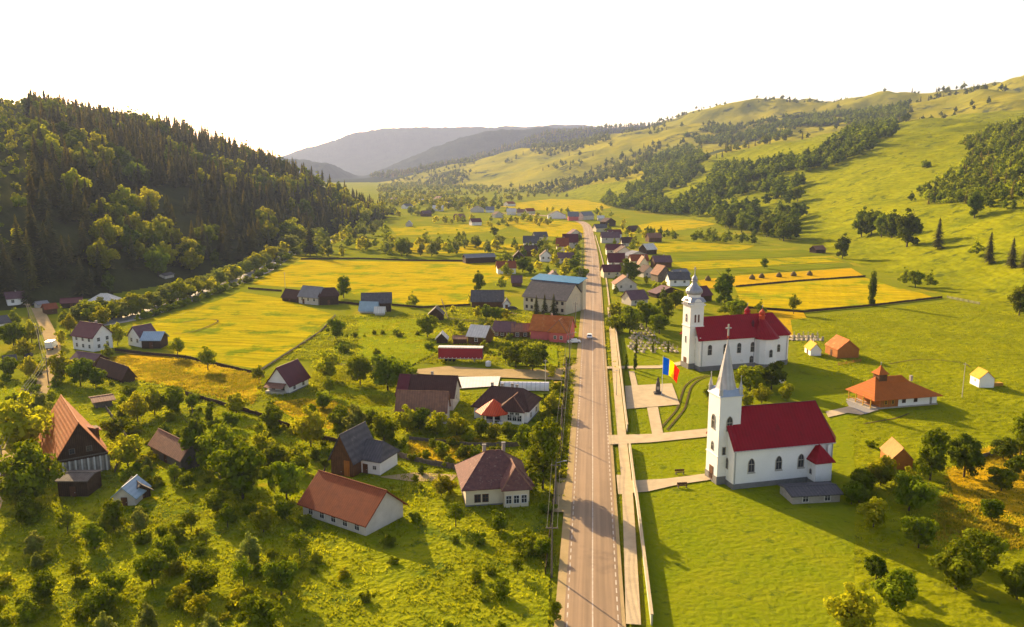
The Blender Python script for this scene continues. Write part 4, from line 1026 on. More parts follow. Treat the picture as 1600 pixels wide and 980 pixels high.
for x in (5, 11, 17, 24): add_window(fc, x, hw, 4.6, 1.15, 2.9, 'b', 'stone', arch=1)
# side apse with its conical red roof and cupola, one on each side
for sy in (-1, 1):
    cx_ = 22.0
    oct_ = lambda rad_, z: [(cx_ + rad_ * math.cos(PI * k / 6 * sy + (0 if sy > 0 else 0)), sy * hw * .98 + (rad_ * .8 * math.sin(PI * k / 6)) * sy, z) for k in range(7)]
    a_ = MB(); a_.loft([oct_(3.5, 0), oct_(3.5, e - .6)]); ao = a_.build('side_apse', 'white_wall', fc)
    a_ = MB(); a_.loft([oct_(3.56, -.2), oct_(3.56, 1.0)]); a_.build('apse_plinth', 'plinth', ao)
    rr_ = MB(); tipc = lambda rad_, z, f: [(cx_ + rad_ * math.cos(PI * k / 6 * sy), sy * hw * .98 * (1 - f) + (rad_ * .8 * math.sin(PI * k / 6)) * sy, z) for k in range(7)]
    rr_.loft([tipc(4.2, e - .75, 0), tipc(4.1, e - .55, 0), tipc(1.6, e + 3.2, .35), tipc(.5, r - .4, .6)]); rr_.build('apse_roof', 'roof_crimson', ao)
    cy_ = sy * 2.4; top_ = r - .2
    cu = MB(); cu.lathe([(.85, top_ - 3.2), (.85, top_), (1.05, top_ + .05), (1.05, top_ + .2), (.75, top_ + .3), (.95, top_ + .9), (.8, top_ + 1.4), (.35, top_ + 1.8), (.1, top_ + 2.2), (.0, top_ + 2.6)], 8, c=(cx_ - (.0 if sy < 0 else 2.0), cy_))
    cuo = cu.build('cupola', 'roof_red' if sy < 0 else 'roof_crimson', fc); cross(cuo, cx_ - (.0 if sy < 0 else 2.0), cy_, top_ + 2.4, 1.0, 'steel')
    add_window(ao, cx_, sy * (hw * .98 + 2.8), 3.2, .9, 2.2, 'f' if sy < 0 else 'b', 'stone', arch=1, t=.1)
cu = MB().lathe([(.35, e + 1.5), (.35, e + 3.3), (.5, e + 3.5), (.3, e + 4.1), (.0, e + 4.6)], 8, c=(18.6, -2.9)).build('cupola', 'roof_maroon', fc)
for x in (x0 + .6, 17.9, x1 - 1.7): MB().tube((x, -hw - .12, 1.1), (x, -hw - .12, e - .35), .08, n=6).build('downpipe', 'zinc', fc)
# tower
ts = 2.2; TH = 19.9
w = MB(); w.box(-ts, ts, -ts, ts, 0, TH); tw = w.build('tower', 'white_wall', fc)
MB().box(-ts - .15, ts + .15, -ts - .15, ts + .15, -.3, 1.6).build('tower_plinth', 'plinth', tw)
w = MB(); w.box(-ts - .2, ts + .2, -ts - .2, ts + .2, 12.6, 12.8); w.build('cornice', 'white_wall', tw)
# arched cornice hoods on each face
for k, (dx, dy) in enumerate(((0, -1), (-1, 0), (0, 1), (1, 0))):
    hd = MB(); n = 10; pts = []
    for i in range(n + 1):
        a_ = PI * i / n; pts.append((1.35 * math.cos(a_), TH - .6 + 1.6 * math.sin(a_)))
    pts = [(ts + .35, TH - .6), *pts, (-ts - .35, TH - .6), (-ts - .35, TH - 1.0), (ts + .35, TH - 1.0)]
    T_ = lambda u_, d_: (u_ * (-dy) + dx * d_, u_ * dx * -1 + dy * d_) if dx == 0 else (dx * d_, u_ * dx)
    A_ = [(*T_(u_, ts + .02), z_) for u_, z_ in pts]; B_ = [(*T_(u_, ts + .4), z_) for u_, z_ in pts]
    hd.loft([A_, B_]); hd.build('cornice_hood', 'zinc' if k % 2 else 'white_wall', tw)
sk = MB().loft([[(-ts - .45, -ts - .45, TH + .02), (ts + .45, -ts - .45, TH + .02), (ts + .45, ts + .45, TH + .02), (-ts - .45, ts + .45, TH + .02)],
                [(-2.0, -2.0, TH + 1.3), (2.0, -2.0, TH + 1.3), (2.0, 2.0, TH + 1.3), (-2.0, 2.0, TH + 1.3)]]).build('skirt_roof', 'zinc', tw)
MB().lathe([(1.95, TH + 1.2), (1.95, TH + 2.4)], 12).build('drum', 'white_wall', tw)
dome = MB().lathe([(2.2, TH + 2.2), (2.5, TH + 2.7), (2.45, TH + 3.3), (2.0, TH + 4.0), (1.3, TH + 4.6), (.8, TH + 5.3), (.65, TH + 5.9), (.95, TH + 6.0), (.95, TH + 6.2), (.75, TH + 6.4), (.85, TH + 6.8), (.6, TH + 7.3), (.25, TH + 7.7), (.1, TH + 8.4), (.0, TH + 8.6)], 14).build('dome', 'zinc', fc)
cross(dome, 0, 0, TH + 8.4, 1.9, 'steel')
for x in (-.55, .55): add_window(fc, x, -ts, 13.9, .6, 2.4, 'f', 'white_wall', arch=1, bars=0)
for z in (7.6, 2.9 + .6): add_window(fc, 0, -ts, z, .55, 2.2, 'f', 'white_wall', bars=0)
add_window(fc, -ts, -.0, 13.9, 1.0, 2.4, 'l', 'white_wall', arch=1); add_window(fc, -ts, 0, 7.6, .6, 2.0, 'l', 'white_wall', bars=0)
add_door(fc, -ts, 0, .4, 1.6, 2.8, 'l')
for t in np.linspace(-1, 32, 11): BLOCK.append((53.7 + t * .956, 235 + t * .292, 8.5, 9, 9, 0))

# ---------------------------------------------------------------- pavilion
pv_ = empty('pavilion', (0, 0, .25), R(14)); tag(pv_, 'low pavilion with wide orange brown hipped roof and small lantern', 'pavilion')
A = flat(1375, 641); u = Vector((math.cos(R(14)), math.sin(R(14)), 0)); v = Vector((-u.y, u.x, 0))
PW, PL = 16.8, 9.0
c = A + u * (PW / 2) + v * (PL / 2); pv_.location = (c.x, c.y, .25); LAND.append((c.x, c.y, 'pavilion')); 
for t in (-5, 0, 5): BLOCK.append((c.x + t, c.y, 8, 9, 9, 0))
w, l = PW / 2, PL / 2
MB().box(-w - 3.0, w, -l, l, 0, .35).build('floor', 'stone', pv_)
MB().box(-w + .1, -w + 5.2, -l + .1, l - .1, .35, 2.9).build('plank_wall', 'wood_orange', pv_)
MB().box(-w + 5.21, w - 2.4, -l + .1, l - .1, .35, 2.9).build('white_wall', 'white_wall', pv_)
MB().box(w - 1.5, w - .1, -l + .3, l - .3, .35, 2.9).build('end_wall', 'white_wall', pv_)
for x in (-w + 6.8, -w + 10.2): add_window(pv_, x, -l + .1, 1.2, .8, 1.0, 'f', 'frame_brown')
for x in (-w + 1.6, -w + 3.6): add_window(pv_, x, -l + .1, 1.1, .6, .9, 'f', 'roof_yellow')
for k in range(4):
    y = -l + .3 + k * (PL - .6) / 3
    MB().box(-w - 2.7, -w - 2.5, y - .1, y + .1, .35, 2.8).build('post', 'roof_yellow', pv_)
MB().box(-w - 2.68, -w - 2.55, -l + .3, l - .3, 1.0, 1.15).build('railing', 'wood_orange', pv_)
q = [(-w - 2.7, -l - 1.1, 2.6), (w + .5, -l - 1.1, 2.6), (w + .5, l + 1.1, 2.6), (-w - 2.7, l + 1.1, 2.6)]
q2 = [(-w + .2, -1.8, 5.5), (w - 6.0, -1.0, 5.5), (w - 6.0, 1.0, 5.5), (-w + .2, 1.8, 5.5)]
q3 = [(-w + 1.5, -.05, 7.0), (w - 7.6, -.05, 7.0), (w - 7.6, .05, 7.0), (-w + 1.5, .05, 7.0)]
ro = MB().loft([[(x, y, z - .15) for x, y, z in q], q, q2, q3]).build('roof', 'roof_pavilion', pv_)
lx = -w + 2.9
la = MB().box(lx - 1.15, lx + 1.15, -1.15, 1.15, 5.6, 7.9).build('lantern', 'wood_brown', ro)
MB().loft([[(lx - 1.6, -1.6, 7.8), (lx + 1.6, -1.6, 7.8), (lx + 1.6, 1.6, 7.8), (lx - 1.6, 1.6, 7.8)], [(lx - .6, -.6, 8.9), (lx + .6, -.6, 8.9), (lx + .6, .6, 8.9), (lx - .6, .6, 8.9)], [(lx - .03, -.03, 10.0), (lx + .03, -.03, 10.0), (lx + .03, .03, 10.0), (lx - .03, .03, 10.0)]]).build('lantern_roof', 'roof_pavilion', la)
cross(la, lx, 0, 9.9, .9, 'steel')
MB().box(4.2, 4.8, .6, 1.2, 5.0, 6.4).build('chimney', 'stone', ro)
# ---------------------------------------------------------------- tree and plant prototypes (mesh data only, height 1 unit = 1 m)
def leaf_cloud(centres, n, size, seed, flat_=.0, up=.3):
    """leaf clumps: small random quads on and inside the lobes (cx,cy,cz,rx,ry,rz)"""
    g = np.random.default_rng(seed)
    C = np.array(centres, float)
    wgt = (C[:, 3] * C[:, 4] + C[:, 5] * C[:, 3]); wgt /= wgt.sum()
    k = g.choice(len(C), n, p=wgt)
    d = g.normal(size=(n, 3)); d /= np.linalg.norm(d, axis=1)[:, None]
    rr = g.random(n) ** .28 * (1 + .22 * (g.random(n) < .12))
    p = C[k, :3] + d * rr[:, None] * C[k, 3:6]
    nrm = d * 1.2 + g.normal(size=(n, 3)) * .55; nrm[:, 2] += up
    nrm /= np.linalg.norm(nrm, axis=1)[:, None]
    a = np.cross(nrm, g.normal(size=(n, 3))); a /= np.linalg.norm(a, axis=1)[:, None]
    b = np.cross(nrm, a)
    s = size * (.6 + .8 * g.random(n))[:, None]
    q = np.stack([p - a * s, p - b * s * .7, p + a * s, p + b * s * .7], 1).reshape(-1, 3)
    f = np.arange(n * 4).reshape(-1, 4)
    return q, f
def lobes(h, r, base, n, seed, top=1.0, kind='round'):
    g = np.random.default_rng(seed); out = []
    mid = (h + base) / 2; hz_ = (h - base) / 2
    out.append((0, 0, mid, r * .55, r * .55, hz_ * .75))
    for i in range(n):
        t = (i + .5) / n; z = base + (h - base) * (.08 + .86 * t)
        if kind == 'round': ww = math.sin(PI * min(max(t * .9 + .08, 0), 1)) ** .6
        elif kind == 'oval': ww = math.sin(PI * (t * .86 + .1)) ** .8
        elif kind == 'column': ww = .8 + .2 * math.sin(PI * t) if t < .9 else .55
        elif kind == 'cone': ww = 1.05 - t * .85
        a = i * 2.4 + g.random() * 1.4; rad_ = r * ww * (.25 + .62 * g.random()); z += (h - base) * .08 * g.normal()
        lr = r * ww * (.26 + .26 * g.random())
        if kind == 'column': rad_, lr = r * ww * .3 * g.random(), r * ww * (.6 + .2 * g.random())
        out.append((math.cos(a) * rad_, math.sin(a) * rad_, z, lr, lr, lr * (.75 if kind == 'round' else 1.0)))
    return out
def trunk_mesh(name, h, r, limbs, seed):
    g = np.random.default_rng(seed); m = MB()
    m.tube((0, 0, -.6), (0, 0, h * .35), r, r * .75, 7); m.tube((0, 0, h * .35), (.1, .05, h * .8), r * .75, r * .2, 6)
    for i in range(limbs):
        a = g.random() * 6.28; z = h * (.3 + .35 * g.random()); L = h * (.18 + .12 * g.random())
        m.tube((0, 0, z), (math.cos(a) * L, math.sin(a) * L, z + L * .9), r * .45, r * .1, 5)
    me = bpy.data.meshes.new(name); me.from_pydata(m.v, [], m.f); me.update(); me.materials.append(MAT['bark']); return me
PROTO = {}
def proto(key, name, h, lob, n, size, leafm, tr, seed, trunk_h=None, limbs=5, up=.3):
    q, f = leaf_cloud(lob, n, size, seed, up=up)
    PROTO[key] = (np_mesh('crown', q, f, leafm, link=False), trunk_mesh('trunk', trunk_h or h, tr, limbs, seed), h)
proto('R1', 'round', 8, lobes(8, 3.7, 1.2, 20, 1), 2600, .32, 'leaf_mid', .22, 1)
proto('R2', 'round', 8, lobes(8, 4.4, 1.0, 24, 2), 2900, .34, 'leaf_mid', .25, 2)
proto('R3', 'round', 7, lobes(7, 3.5, .9, 17, 33), 1900, .32, 'leaf_yellow', .18, 3)
proto('D1', 'round', 10, lobes(10, 4.6, 1.5, 24, 4), 3200, .36, 'leaf_dark', .28, 4)
proto('T1', 'oval', 12, lobes(12, 3.6, 1.2, 26, 5, kind='oval'), 3100, .35, 'leaf_mid', .25, 5)
proto('T2', 'oval', 12, lobes(12, 3.3, .6, 28, 6, kind='oval'), 3300, .35, 'leaf_dark', .25, 6)
proto('P1', 'column', 12, lobes(12, 2.3, .3, 20, 7, kind='column'), 4200, .27, 'leaf_dark', .22, 7)
proto('K1', 'thuja', 5, lobes(5, .75, .1, 12, 8, kind='column'), 1400, .14, 'leaf_dark', .1, 8)
proto('W1', 'willow', 9, lobes(9, 4.0, 1.2, 14, 9), 3000, .30, 'leaf_willow', .22, 9)
proto('W2', 'willow', 10, lobes(10, 3.4, 1.0, 14, 10, kind='oval'), 3000, .30, 'leaf_willow', .22, 10)
proto('O1', 'sparse', 6, lobes(6, 2.6, 1.2, 9, 11), 1000, .22, 'leaf_mid', .13, 11, limbs=8)
proto('B1', 'bush', 2.6, lobes(2.6, 1.9, 0, 8, 12), 1200, .18, 'leaf_mid', .08, 12)
proto('B2', 'bush', 2.2, lobes(2.2, 1.7, 0, 7, 13), 1000, .18, 'leaf_yellow', .08, 13)
def conifer(key, h, r, tiers, seg, seed, leafm, tr=.25):
    g = np.random.default_rng(seed); V = []; Fc = []
    for t in range(tiers):
        z = h * (.08 + .9 * t / tiers); rr = r * (1 - t / tiers) ** .75 * (.85 + .3 * g.random()) + .12
        n = max(5, int(seg * (1 - .6 * t / tiers)))
        dz = h / tiers * 1.5
        for k in range(n):
            a = 2 * PI * (k + g.random() * .6) / n; w_ = 2 * PI / n * .55; L = rr * (.75 + .4 * g.random())
            c0, s0 = math.cos(a), math.sin(a); o = len(V)
            zt = z + dz * .55; dr_ = dz * (.25 + .3 * g.random())
            V += [(c0 * .05, s0 * .05, zt), (L * .6 * math.cos(a - w_), L * .6 * math.sin(a - w_), z + dz * .1 - dr_ * .3), (L * c0, L * s0, z - dr_), (L * .6 * math.cos(a + w_), L * .6 * math.sin(a + w_), z + dz * .1 - dr_ * .3)]
            Fc.append((o, o + 1, o + 2, o + 3))
    V += [(.12, 0, h * .93), (-.12, .1, h * .93), (0, -.12, h * .93), (0, 0, h * 1.03)]; o = len(V) - 4; Fc.append((o, o + 1, o + 3, o + 3)); 
    Fc[-1] = (o, o + 1, o + 3, o + 2)
    PROTO[key] = (np_mesh('crown', np.array(V), np.array(Fc), leafm, link=False), trunk_mesh('trunk', h, tr, 0, seed), h)
conifer('C1', 22, 4.4, 20, 13, 21, 'needle'); conifer('C2', 22, 3.9, 22, 11, 22, 'needle_warm'); conifer('C3', 22, 5.0, 18, 14, 23, 'needle')
conifer('F1', 22, 4.5, 11, 8, 24, 'needle'); conifer('F2', 22, 4.0, 12, 7, 25, 'needle_warm')
proto('L1', 'lod', 10, lobes(10, 4.2, 1, 10, 26), 330, .75, 'leaf_mid', .2, 26)
proto('L2', 'lod', 11, lobes(11, 3.6, .5, 10, 27, kind='oval'), 360, .75, 'leaf_dark', .2, 27)
proto('L3', 'lod', 9, lobes(9, 4.0, 1, 8, 28), 280, .8, 'leaf_yellow', .2, 28)

CAT = {'R': 'broadleaf_tree', 'D': 'broadleaf_tree', 'T': 'broadleaf_tree', 'P': 'columnar_tree', 'K': 'thuja', 'W': 'willow_tree', 'O': 'fruit_tree', 'B': 'bush', 'C': 'spruce_tree'}
ADJ = {'R1': 'round green tree', 'R2': 'wide green tree', 'R3': 'yellow green tree', 'D1': 'dark round tree', 'T1': 'tall oval tree', 'T2': 'tall dark oval tree', 'P1': 'dark columnar tree', 'K1': 'slim dark thuja',
       'W1': 'pale leafy willow', 'W2': 'tall pale willow', 'O1': 'thin fruit tree', 'B1': 'low green bush', 'B2': 'low yellow green bush', 'C1': 'dark spruce', 'C2': 'warm toned spruce', 'C3': 'broad dark spruce'}
PL = []      # placed plants: dict(kind, x, y, z, hgt, group, label)
def plant(kind, x, y, hgt, group=None, label=None, z=None, wide=1.0):
    PL.append(dict(k=kind, x=x, y=y, z=float(height(x, y)) if z is None else z, h=hgt, g=group, l=label, w=wide))
def plant_px(kind, px, row, hpx, group=None, label=None, wide=1.0):
    p = at(px, row)
    if p is None: return
    h = zrow(p.x, p.y, row - hpx) - p.z
    plant(kind, p.x, p.y, h, group, label, p.z, wide)
def blocked(x, y, m=0.0):
    for bx, by, br, bw, bl, th in BLOCK:
        dx, dy = x - bx, y - by
        if dx * dx + dy * dy > (br + m + 8) ** 2: continue
        c, s = math.cos(-th), math.sin(-th)
        lx, ly = dx * c - dy * s, dx * s + dy * c
        if abs(lx) < bw + m and abs(ly) < bl + m: return True
    return False

# single trees read off the photograph: kind, px, foot row, height px
SINGLES = [
    ('C3', 485, 400, 58, 'tall lone spruce rising above the river trees'), ('T1', 537, 466, 37, 'tall leafy tree at the right end of the meadow farm row'),
    ('R1', 646, 480, 22, None), ('T2', 748, 456, 36, None), ('R1', 782, 452, 22, None), ('D1', 985, 442, 37, 'big round dark tree right of the main road'),
    ('O1', 325, 580, 40, 'thin tree with airy crown standing in the ditch between the left meadows'), ('O1', 278, 560, 34, None), ('R1', 525, 532, 36, 'dark bushy tree at the top end of the grassy farm track'),
    ('T2', 1132, 478, 62, 'big dark tree right behind the far church tower'), ('P1', 1362, 477, 48, 'dark columnar poplar with a long shadow at the edge of the golden meadow'),
    ('O1', 1240, 491, 32, 'small airy tree at the near edge of the golden meadow behind the far church'), ('R1', 1152, 487, 22, None), ('T1', 1194, 420, 18, 'tiny tree in the strip fields above the haystacks'),
    ('T2', 1316, 404, 42, None), ('C3', 1465, 389, 50, None), ('T2', 1417, 386, 64, None), ('T2', 1393, 372, 48, None), ('T2', 1346, 370, 50, None), ('R1', 1361, 368, 42, None), ('T1', 1377, 371, 40, None),
    ('R1', 1411, 446, 26, None), ('R1', 1430, 450, 29, None), ('R1', 1452, 449, 24, None), ('C3', 1545, 412, 52, None), ('R1', 1524, 400, 25, None), ('C3', 1580, 418, 48, None), ('C3', 1600, 421, 45, None),
    ('T1', 1592, 494, 50, 'large tree at the right picture edge below the hill foot'), ('T2', 1522, 341, 46, 'tall dark tree at the lower edge of the right hillside wood'), ('B1', 1445, 263, 13, 'lone bush high on the open right hillside'),
    ('T2', 1424, 316, 18, None), ('T1', 1453, 752, 88, 'large oval tree beside the brown plank shed at lower right'), ('D1', 1506, 748, 72, 'dark tree right of the large oval tree at lower right'), ('T1', 1594, 716, 72, 'big tree at the right picture edge by the dry slope'),
    ('R1', 1348, 776, 46, None), ('R3', 1380, 758, 44, None), ('R1', 1330, 790, 40, None), ('R2', 1420, 800, 60, None),
    ('R2', 1172, 612, 42, None), ('D1', 1205, 610, 46, None), ('R1', 1158, 606, 36, None), ('R3', 1228, 628, 30, None), ('R3', 1190, 632, 30, None), ('B2', 1168, 634, 22, None), ('O1', 1106, 628, 26, 'thin little tree left of the near church spire'),
    ('R1', 984, 522, 46, None), ('R2', 1010, 512, 42, None), ('T1', 1040, 505, 44, None), ('R1', 1030, 522, 34, None), ('R3', 962, 500, 26, None), ('R1', 1055, 482, 30, None), ('R2', 965, 520, 30, None), ('R1', 1152, 500, 34, 'bushy tree behind the middle of the crimson church roof'),
    ('T1', 848, 766, 118, 'tall leafy tree between the mottled roof house and the road'), ('R1', 818, 706, 44, None), ('R3', 862, 648, 34, None), ('D1', 856, 640, 26, None), ('R2', 832, 580, 44, None), ('R1', 806, 574, 40, None), ('T2', 846, 572, 42, None), ('R3', 862, 590, 22, None), ('R1', 790, 566, 26, None),
    ('C1', 838, 492, 32, None), ('C3', 851, 493, 34, None), ('C1', 865, 494, 36, None),
    ('R2', 606, 612, 58, None), ('R1', 563, 604, 52, None), ('R3', 512, 596, 44, None), ('R1', 636, 600, 30, None), ('R3', 636, 676, 40, None), ('R1', 656, 672, 36, None), ('R3', 683, 680, 36, None), ('R3', 714, 682, 34, None), ('R1', 752, 684, 34, None), ('R3', 770, 688, 26, None), ('R1', 790, 682, 24, None),
    ('W2', 556, 690, 60, None), ('R3', 486, 700, 60, None), ('R1', 530, 676, 44, None), ('R2', 600, 690, 42, None), ('R1', 580, 668, 30, None), ('T2', 308, 730, 92, 'tall dark tree right of the long grey shed'), ('R2', 346, 742, 76, None), ('R1', 380, 782, 92, 'large sprawling tree in the overgrown garden'), ('R3', 412, 720, 44, None), ('R1', 448, 782, 64, None),
    ('R3', 242, 650, 44, None), ('R1', 270, 646, 44, None), ('R3', 36, 718, 96, 'large yellow green tree left of the big orange roofed house'), ('W1', 58, 662, 56, None), ('R2', 46, 790, 96, 'large round tree in the lower left corner'), ('R1', 126, 604, 46, None), ('R3', 96, 596, 44, None), ('R1', 150, 606, 34, None), ('R3', 215, 660, 46, None), ('R1', 184, 690, 40, None), ('R3', 200, 730, 50, None),
    ('R3', 50, 536, 34, None), ('R1', 22, 545, 44, None), ('R3', 38, 560, 30, None), ('R1', 14, 590, 34, None), ('R3', 48, 592, 34, None), ('R1', 24, 508, 24, None), ('R3', 110, 520, 28, None), ('R3', 96, 540, 26, None), ('R1', 100, 506, 24, None), ('R3', 184, 540, 34, None), ('R1', 170, 560, 24, None), ('R3', 140, 504, 26, None), ('R3', 160, 512, 32, None), ('R3', 176, 500, 28, None),
    ('R1', 668, 528, 38, 'bushy tree left of the small tin roofed shed'), ('R1', 640, 470, 10, None), ('R3', 738, 475, 22, None), ('R1', 760, 500, 26, None), ('R3', 745, 498, 20, None), ('R1', 775, 502, 24, None), ('R3', 790, 500, 20, None), ('R1', 720, 520, 20, None),
    ('R1', 772, 370, 16, 'round tree at the right end of the long hedge'), ('R1', 628, 400, 30, None), ('R1', 690, 720, 32, None), ('R3', 690, 776, 34, None), ('R1', 766, 778, 28, 'yellowish bush before the mottled roof house', ), ('R1', 425, 672, 40, None), ('R3', 370, 650, 34, None), ('R1', 300, 640, 26, None), ('B1', 1362, 700, 12, None),
    ('R2', 505, 640, 28, None), ('O1', 405, 600, 30, 'thin pale tree just left of the white farmhouse'), ('O1', 515, 620, 34, None), ('R1', 430, 735, 44, None), ('R3', 470, 740, 34, None),
]
for it in SINGLES:
    k, px, row, hp = it[:4]; plant_px(k, px, row, hp, label=it[4] if len(it) > 4 else None)
# thujas by the graveyard
for px, row, hp in [(978, 580, 27), (992, 579, 27), (994, 553, 23), (1020, 553, 20), (1044, 553, 20)]:
    plant_px('K1', px, row, hp, 'slim dark thujas by the graveyard')
# river line of willows
for i in range(64):
    t = i / 63; px = 128 + t * 372 + rng.normal() * 3; row = float(interp([(100, 512), (205, 493), (265, 474), (323, 455), (358, 441), (395, 426), (419, 414), (447, 397), (482, 381), (540, 372)], px)) + rng.normal() * 2 - 1
    plant_px(['W1', 'W2', 'R3', 'W1'][i % 4], px, row, (30 - 9 * t) * (.8 + .5 * rng.random()), 'pale willows lining the river', wide=1.35)
for i in range(26):
    t = i / 25; px = 215 + t * 250; row = float(interp([(205, 503), (265, 484), (323, 464), (358, 451), (395, 436), (419, 424), (447, 405), (482, 388)], px)) + 2
    plant_px(['R1', 'B1'][i % 2], px, row, 9 + 6 * rng.random(), 'low bushes on the near river bank', wide=1.3)

def scatter_px(poly, n, kinds, h0, h1, group, mind=3.0, margin=0.5, wide=1.0, field_avoid=False, tries=12):
    xs = [p[0] for p in poly]; ys = [p[1] for p in poly]; done = 0; c = 0; mine = []
    while done < n and c < n * tries:
        c += 1
        px = rng.uniform(min(xs), max(xs)); row = rng.uniform(min(ys), max(ys))
        if not inpoly(px, row, poly): continue
        p = at(px, row)
        if p is None or blocked(p.x, p.y, margin): continue
        if any((p.x - q[0]) ** 2 + (p.y - q[1]) ** 2 < mind ** 2 for q in mine): continue
        mine.append((p.x, p.y)); plant(kinds[int(rng.integers(len(kinds)))], p.x, p.y, rng.uniform(h0, h1), group, None, p.z, wide); done += 1
GARD = ['R1', 'R3', 'O1', 'T1', 'R2', 'O1', 'W2']; BUSH = ['B1', 'B2', 'B1']
# gardens and hedges of the village
for poly, n, kinds, h0, h1, md in [
    ([(0, 600), (60, 560), (100, 590), (70, 690), (60, 775), (0, 780)], 8, GARD, 3, 5.5, 5),
    ([(176, 620), (300, 650), (300, 690), (180, 690)], 6, GARD, 3, 6, 4.5),
    ([(180, 690), (300, 740), (330, 780), (240, 780), (170, 740)], 10, GARD, 2.5, 5, 4),
    ([(300, 650), (500, 680), (500, 778), (300, 778)], 14, GARD, 3, 6, 5.5),
    ([(480, 640), (640, 650), (720, 700), (700, 740), (610, 700), (500, 700)], 10, GARD, 2.5, 5, 4.5),
    ([(610, 740), (720, 745), (710, 778), (610, 770)], 5, GARD, 2, 4, 4),
    ([(730, 540), (870, 550), (870, 572), (790, 572)], 8, GARD, 2.5, 5, 4),
    ([(690, 480), (830, 480), (820, 500), (700, 515)], 8, GARD, 2.5, 4.5, 5),
    ([(890, 395), (912, 395), (906, 460), (870, 440), (790, 432), (780, 410), (850, 405)], 26, ['R1', 'D1', 'T1', 'R3'], 5, 10, 7),
    ([(800, 385), (905, 378), (912, 395), (800, 412)], 22, ['R1', 'D1', 'R3'], 5, 10, 8),
    ([(600, 385), (770, 378), (800, 395), (720, 402), (600, 402)], 30, ['R3', 'W2', 'R1', 'W1'], 6, 12, 8),
    ([(680, 345), (860, 345), (860, 355), (760, 356), (680, 352)], 30, ['R1', 'R3'], 5, 9, 8),
    ([(600, 300), (700, 306), (780, 318), (760, 333), (600, 345)], 46, ['R3', 'W1', 'R1'], 7, 13, 16),
    ([(780, 333), (860, 326), (940, 330), (960, 340), (860, 344), (790, 340)], 16, ['R1', 'R3'], 6, 10, 14),
    ([(500, 366), (600, 350), (612, 400), (520, 405), (470, 405)], 44, ['W1', 'R3', 'W2', 'R1'], 7, 12, 7),
    ([(935, 350), (975, 352), (1010, 372), (990, 392), (945, 396), (932, 370)], 20, ['R1', 'D1', 'R3'], 4, 8, 8),
    ([(1000, 364), (1120, 368), (1180, 376), (1180, 384), (1040, 376)], 34, ['R1', 'D1'], 5, 9, 8),
    ([(955, 440), (1060, 438), (1066, 500), (960, 500)], 16, ['R1', 'R3', 'D1'], 3, 6, 6),
    ([(1130, 480), (1180, 488), (1190, 492), (1130, 492)], 4, ['R1'], 4, 6, 5),
    ([(1320, 760), (1400, 745), (1440, 775), (1330, 800)], 5, ['R1', 'R3', 'D1'], 3, 6, 4),
    ([(1540, 730), (1600, 700), (1640, 760), (1560, 780)], 3, ['R1', 'D1'], 4, 7, 6),
    # below the picture's cut, the same gardens go on
    ([(-40, 800), (470, 800), (470, 1010), (-60, 1010)], 44, GARD, 3.5, 7, 5),
    ([(640, 820), (870, 800), (870, 1010), (640, 1010)], 9, GARD, 3.5, 6, 6),
    ([(1330, 800), (1640, 800), (1640, 1010), (1330, 1010)], 12, ['R1', 'D1', 'R3'], 4, 8, 7)]:
    if kinds is GARD: n = int(n * .8); h0, h1 = h0 * .8, h1 * .85
    scatter_px(poly, n, kinds, h0, h1, None, md)
for poly, n in [([(170, 600), (640, 650), (700, 760), (500, 740), (170, 780)], 74), ([(700, 640), (870, 620), (870, 760), (700, 740)], 36), ([(0, 520), (60, 500), (70, 620), (0, 700)], 20),
                ([(690, 470), (880, 490), (880, 560), (760, 570), (690, 520)], 30), ([(862, 600), (884, 600), (878, 770), (862, 770)], 14), ([(520, 520), (680, 500), (690, 560), (540, 580)], 16), ([(0, 800), (860, 800), (860, 1000), (0, 1000)], 60)]:
    scatter_px(poly, n, BUSH, 1.0, 2.8, None, 2.0)

# right hill wood, by grid on the ground
def grid_scatter(x0, x1, y0, y1, step, test, jit=.9):
    xs = np.arange(x0, x1, step); ys = np.arange(y0, y1, step)
    X, Y = np.meshgrid(xs, ys); X = X.ravel() + rng.uniform(-.5, .5, X.size) * step * jit; Y = Y.ravel() + rng.uniform(-.5, .5, Y.size) * step * jit
    Z = height(X, Y); px, py = proj(X, Y, Z)
    k = test(X, Y, Z, px, py)
    return X[k], Y[k], Z[k], px[k], py[k]
def visible(x, y, z):
    """is the point (with a small rise) seen from the camera"""
    t = np.linspace(.05, .97, 40)[:, None]
    X = x[None] * t; Y = y[None] * t; Z = CAMH + (z[None] + 14 - CAMH) * t
    return (height(X, Y) < Z).all(0)
WOODR = [(938, 322), (958, 300), (985, 283), (1000, 262), (1030, 245), (1060, 232), (1090, 236), (1100, 250), (1130, 262), (1175, 262), (1220, 250), (1250, 255), (1290, 232), (1330, 206), (1340, 180), (1400, 180), (1398, 212), (1372, 232), (1340, 246), (1300, 262), (1268, 285), (1240, 300), (1262, 335), (1240, 352), (1236, 378), (1190, 384), (1135, 365), (1120, 345), (1075, 340), (1010, 333), (960, 330)]
HOLES = [[(1030, 318), (1060, 296), (1080, 302), (1050, 326)], [(1085, 262), (1130, 240), (1150, 250), (1100, 274)], [(1180, 330), (1215, 312), (1225, 322), (1190, 344)], [(985, 275), (1005, 262), (1008, 280), (990, 292), (960, 300)], [(1055, 303), (1075, 290), (1090, 276), (1110, 270), (1120, 276), (1085, 300), (1070, 312)], [(1160, 290), (1190, 282), (1200, 296), (1170, 300)], [(1140, 245), (1240, 232), (1250, 242), (1150, 256)], [(950, 305), (975, 296), (985, 310), (960, 318)]]
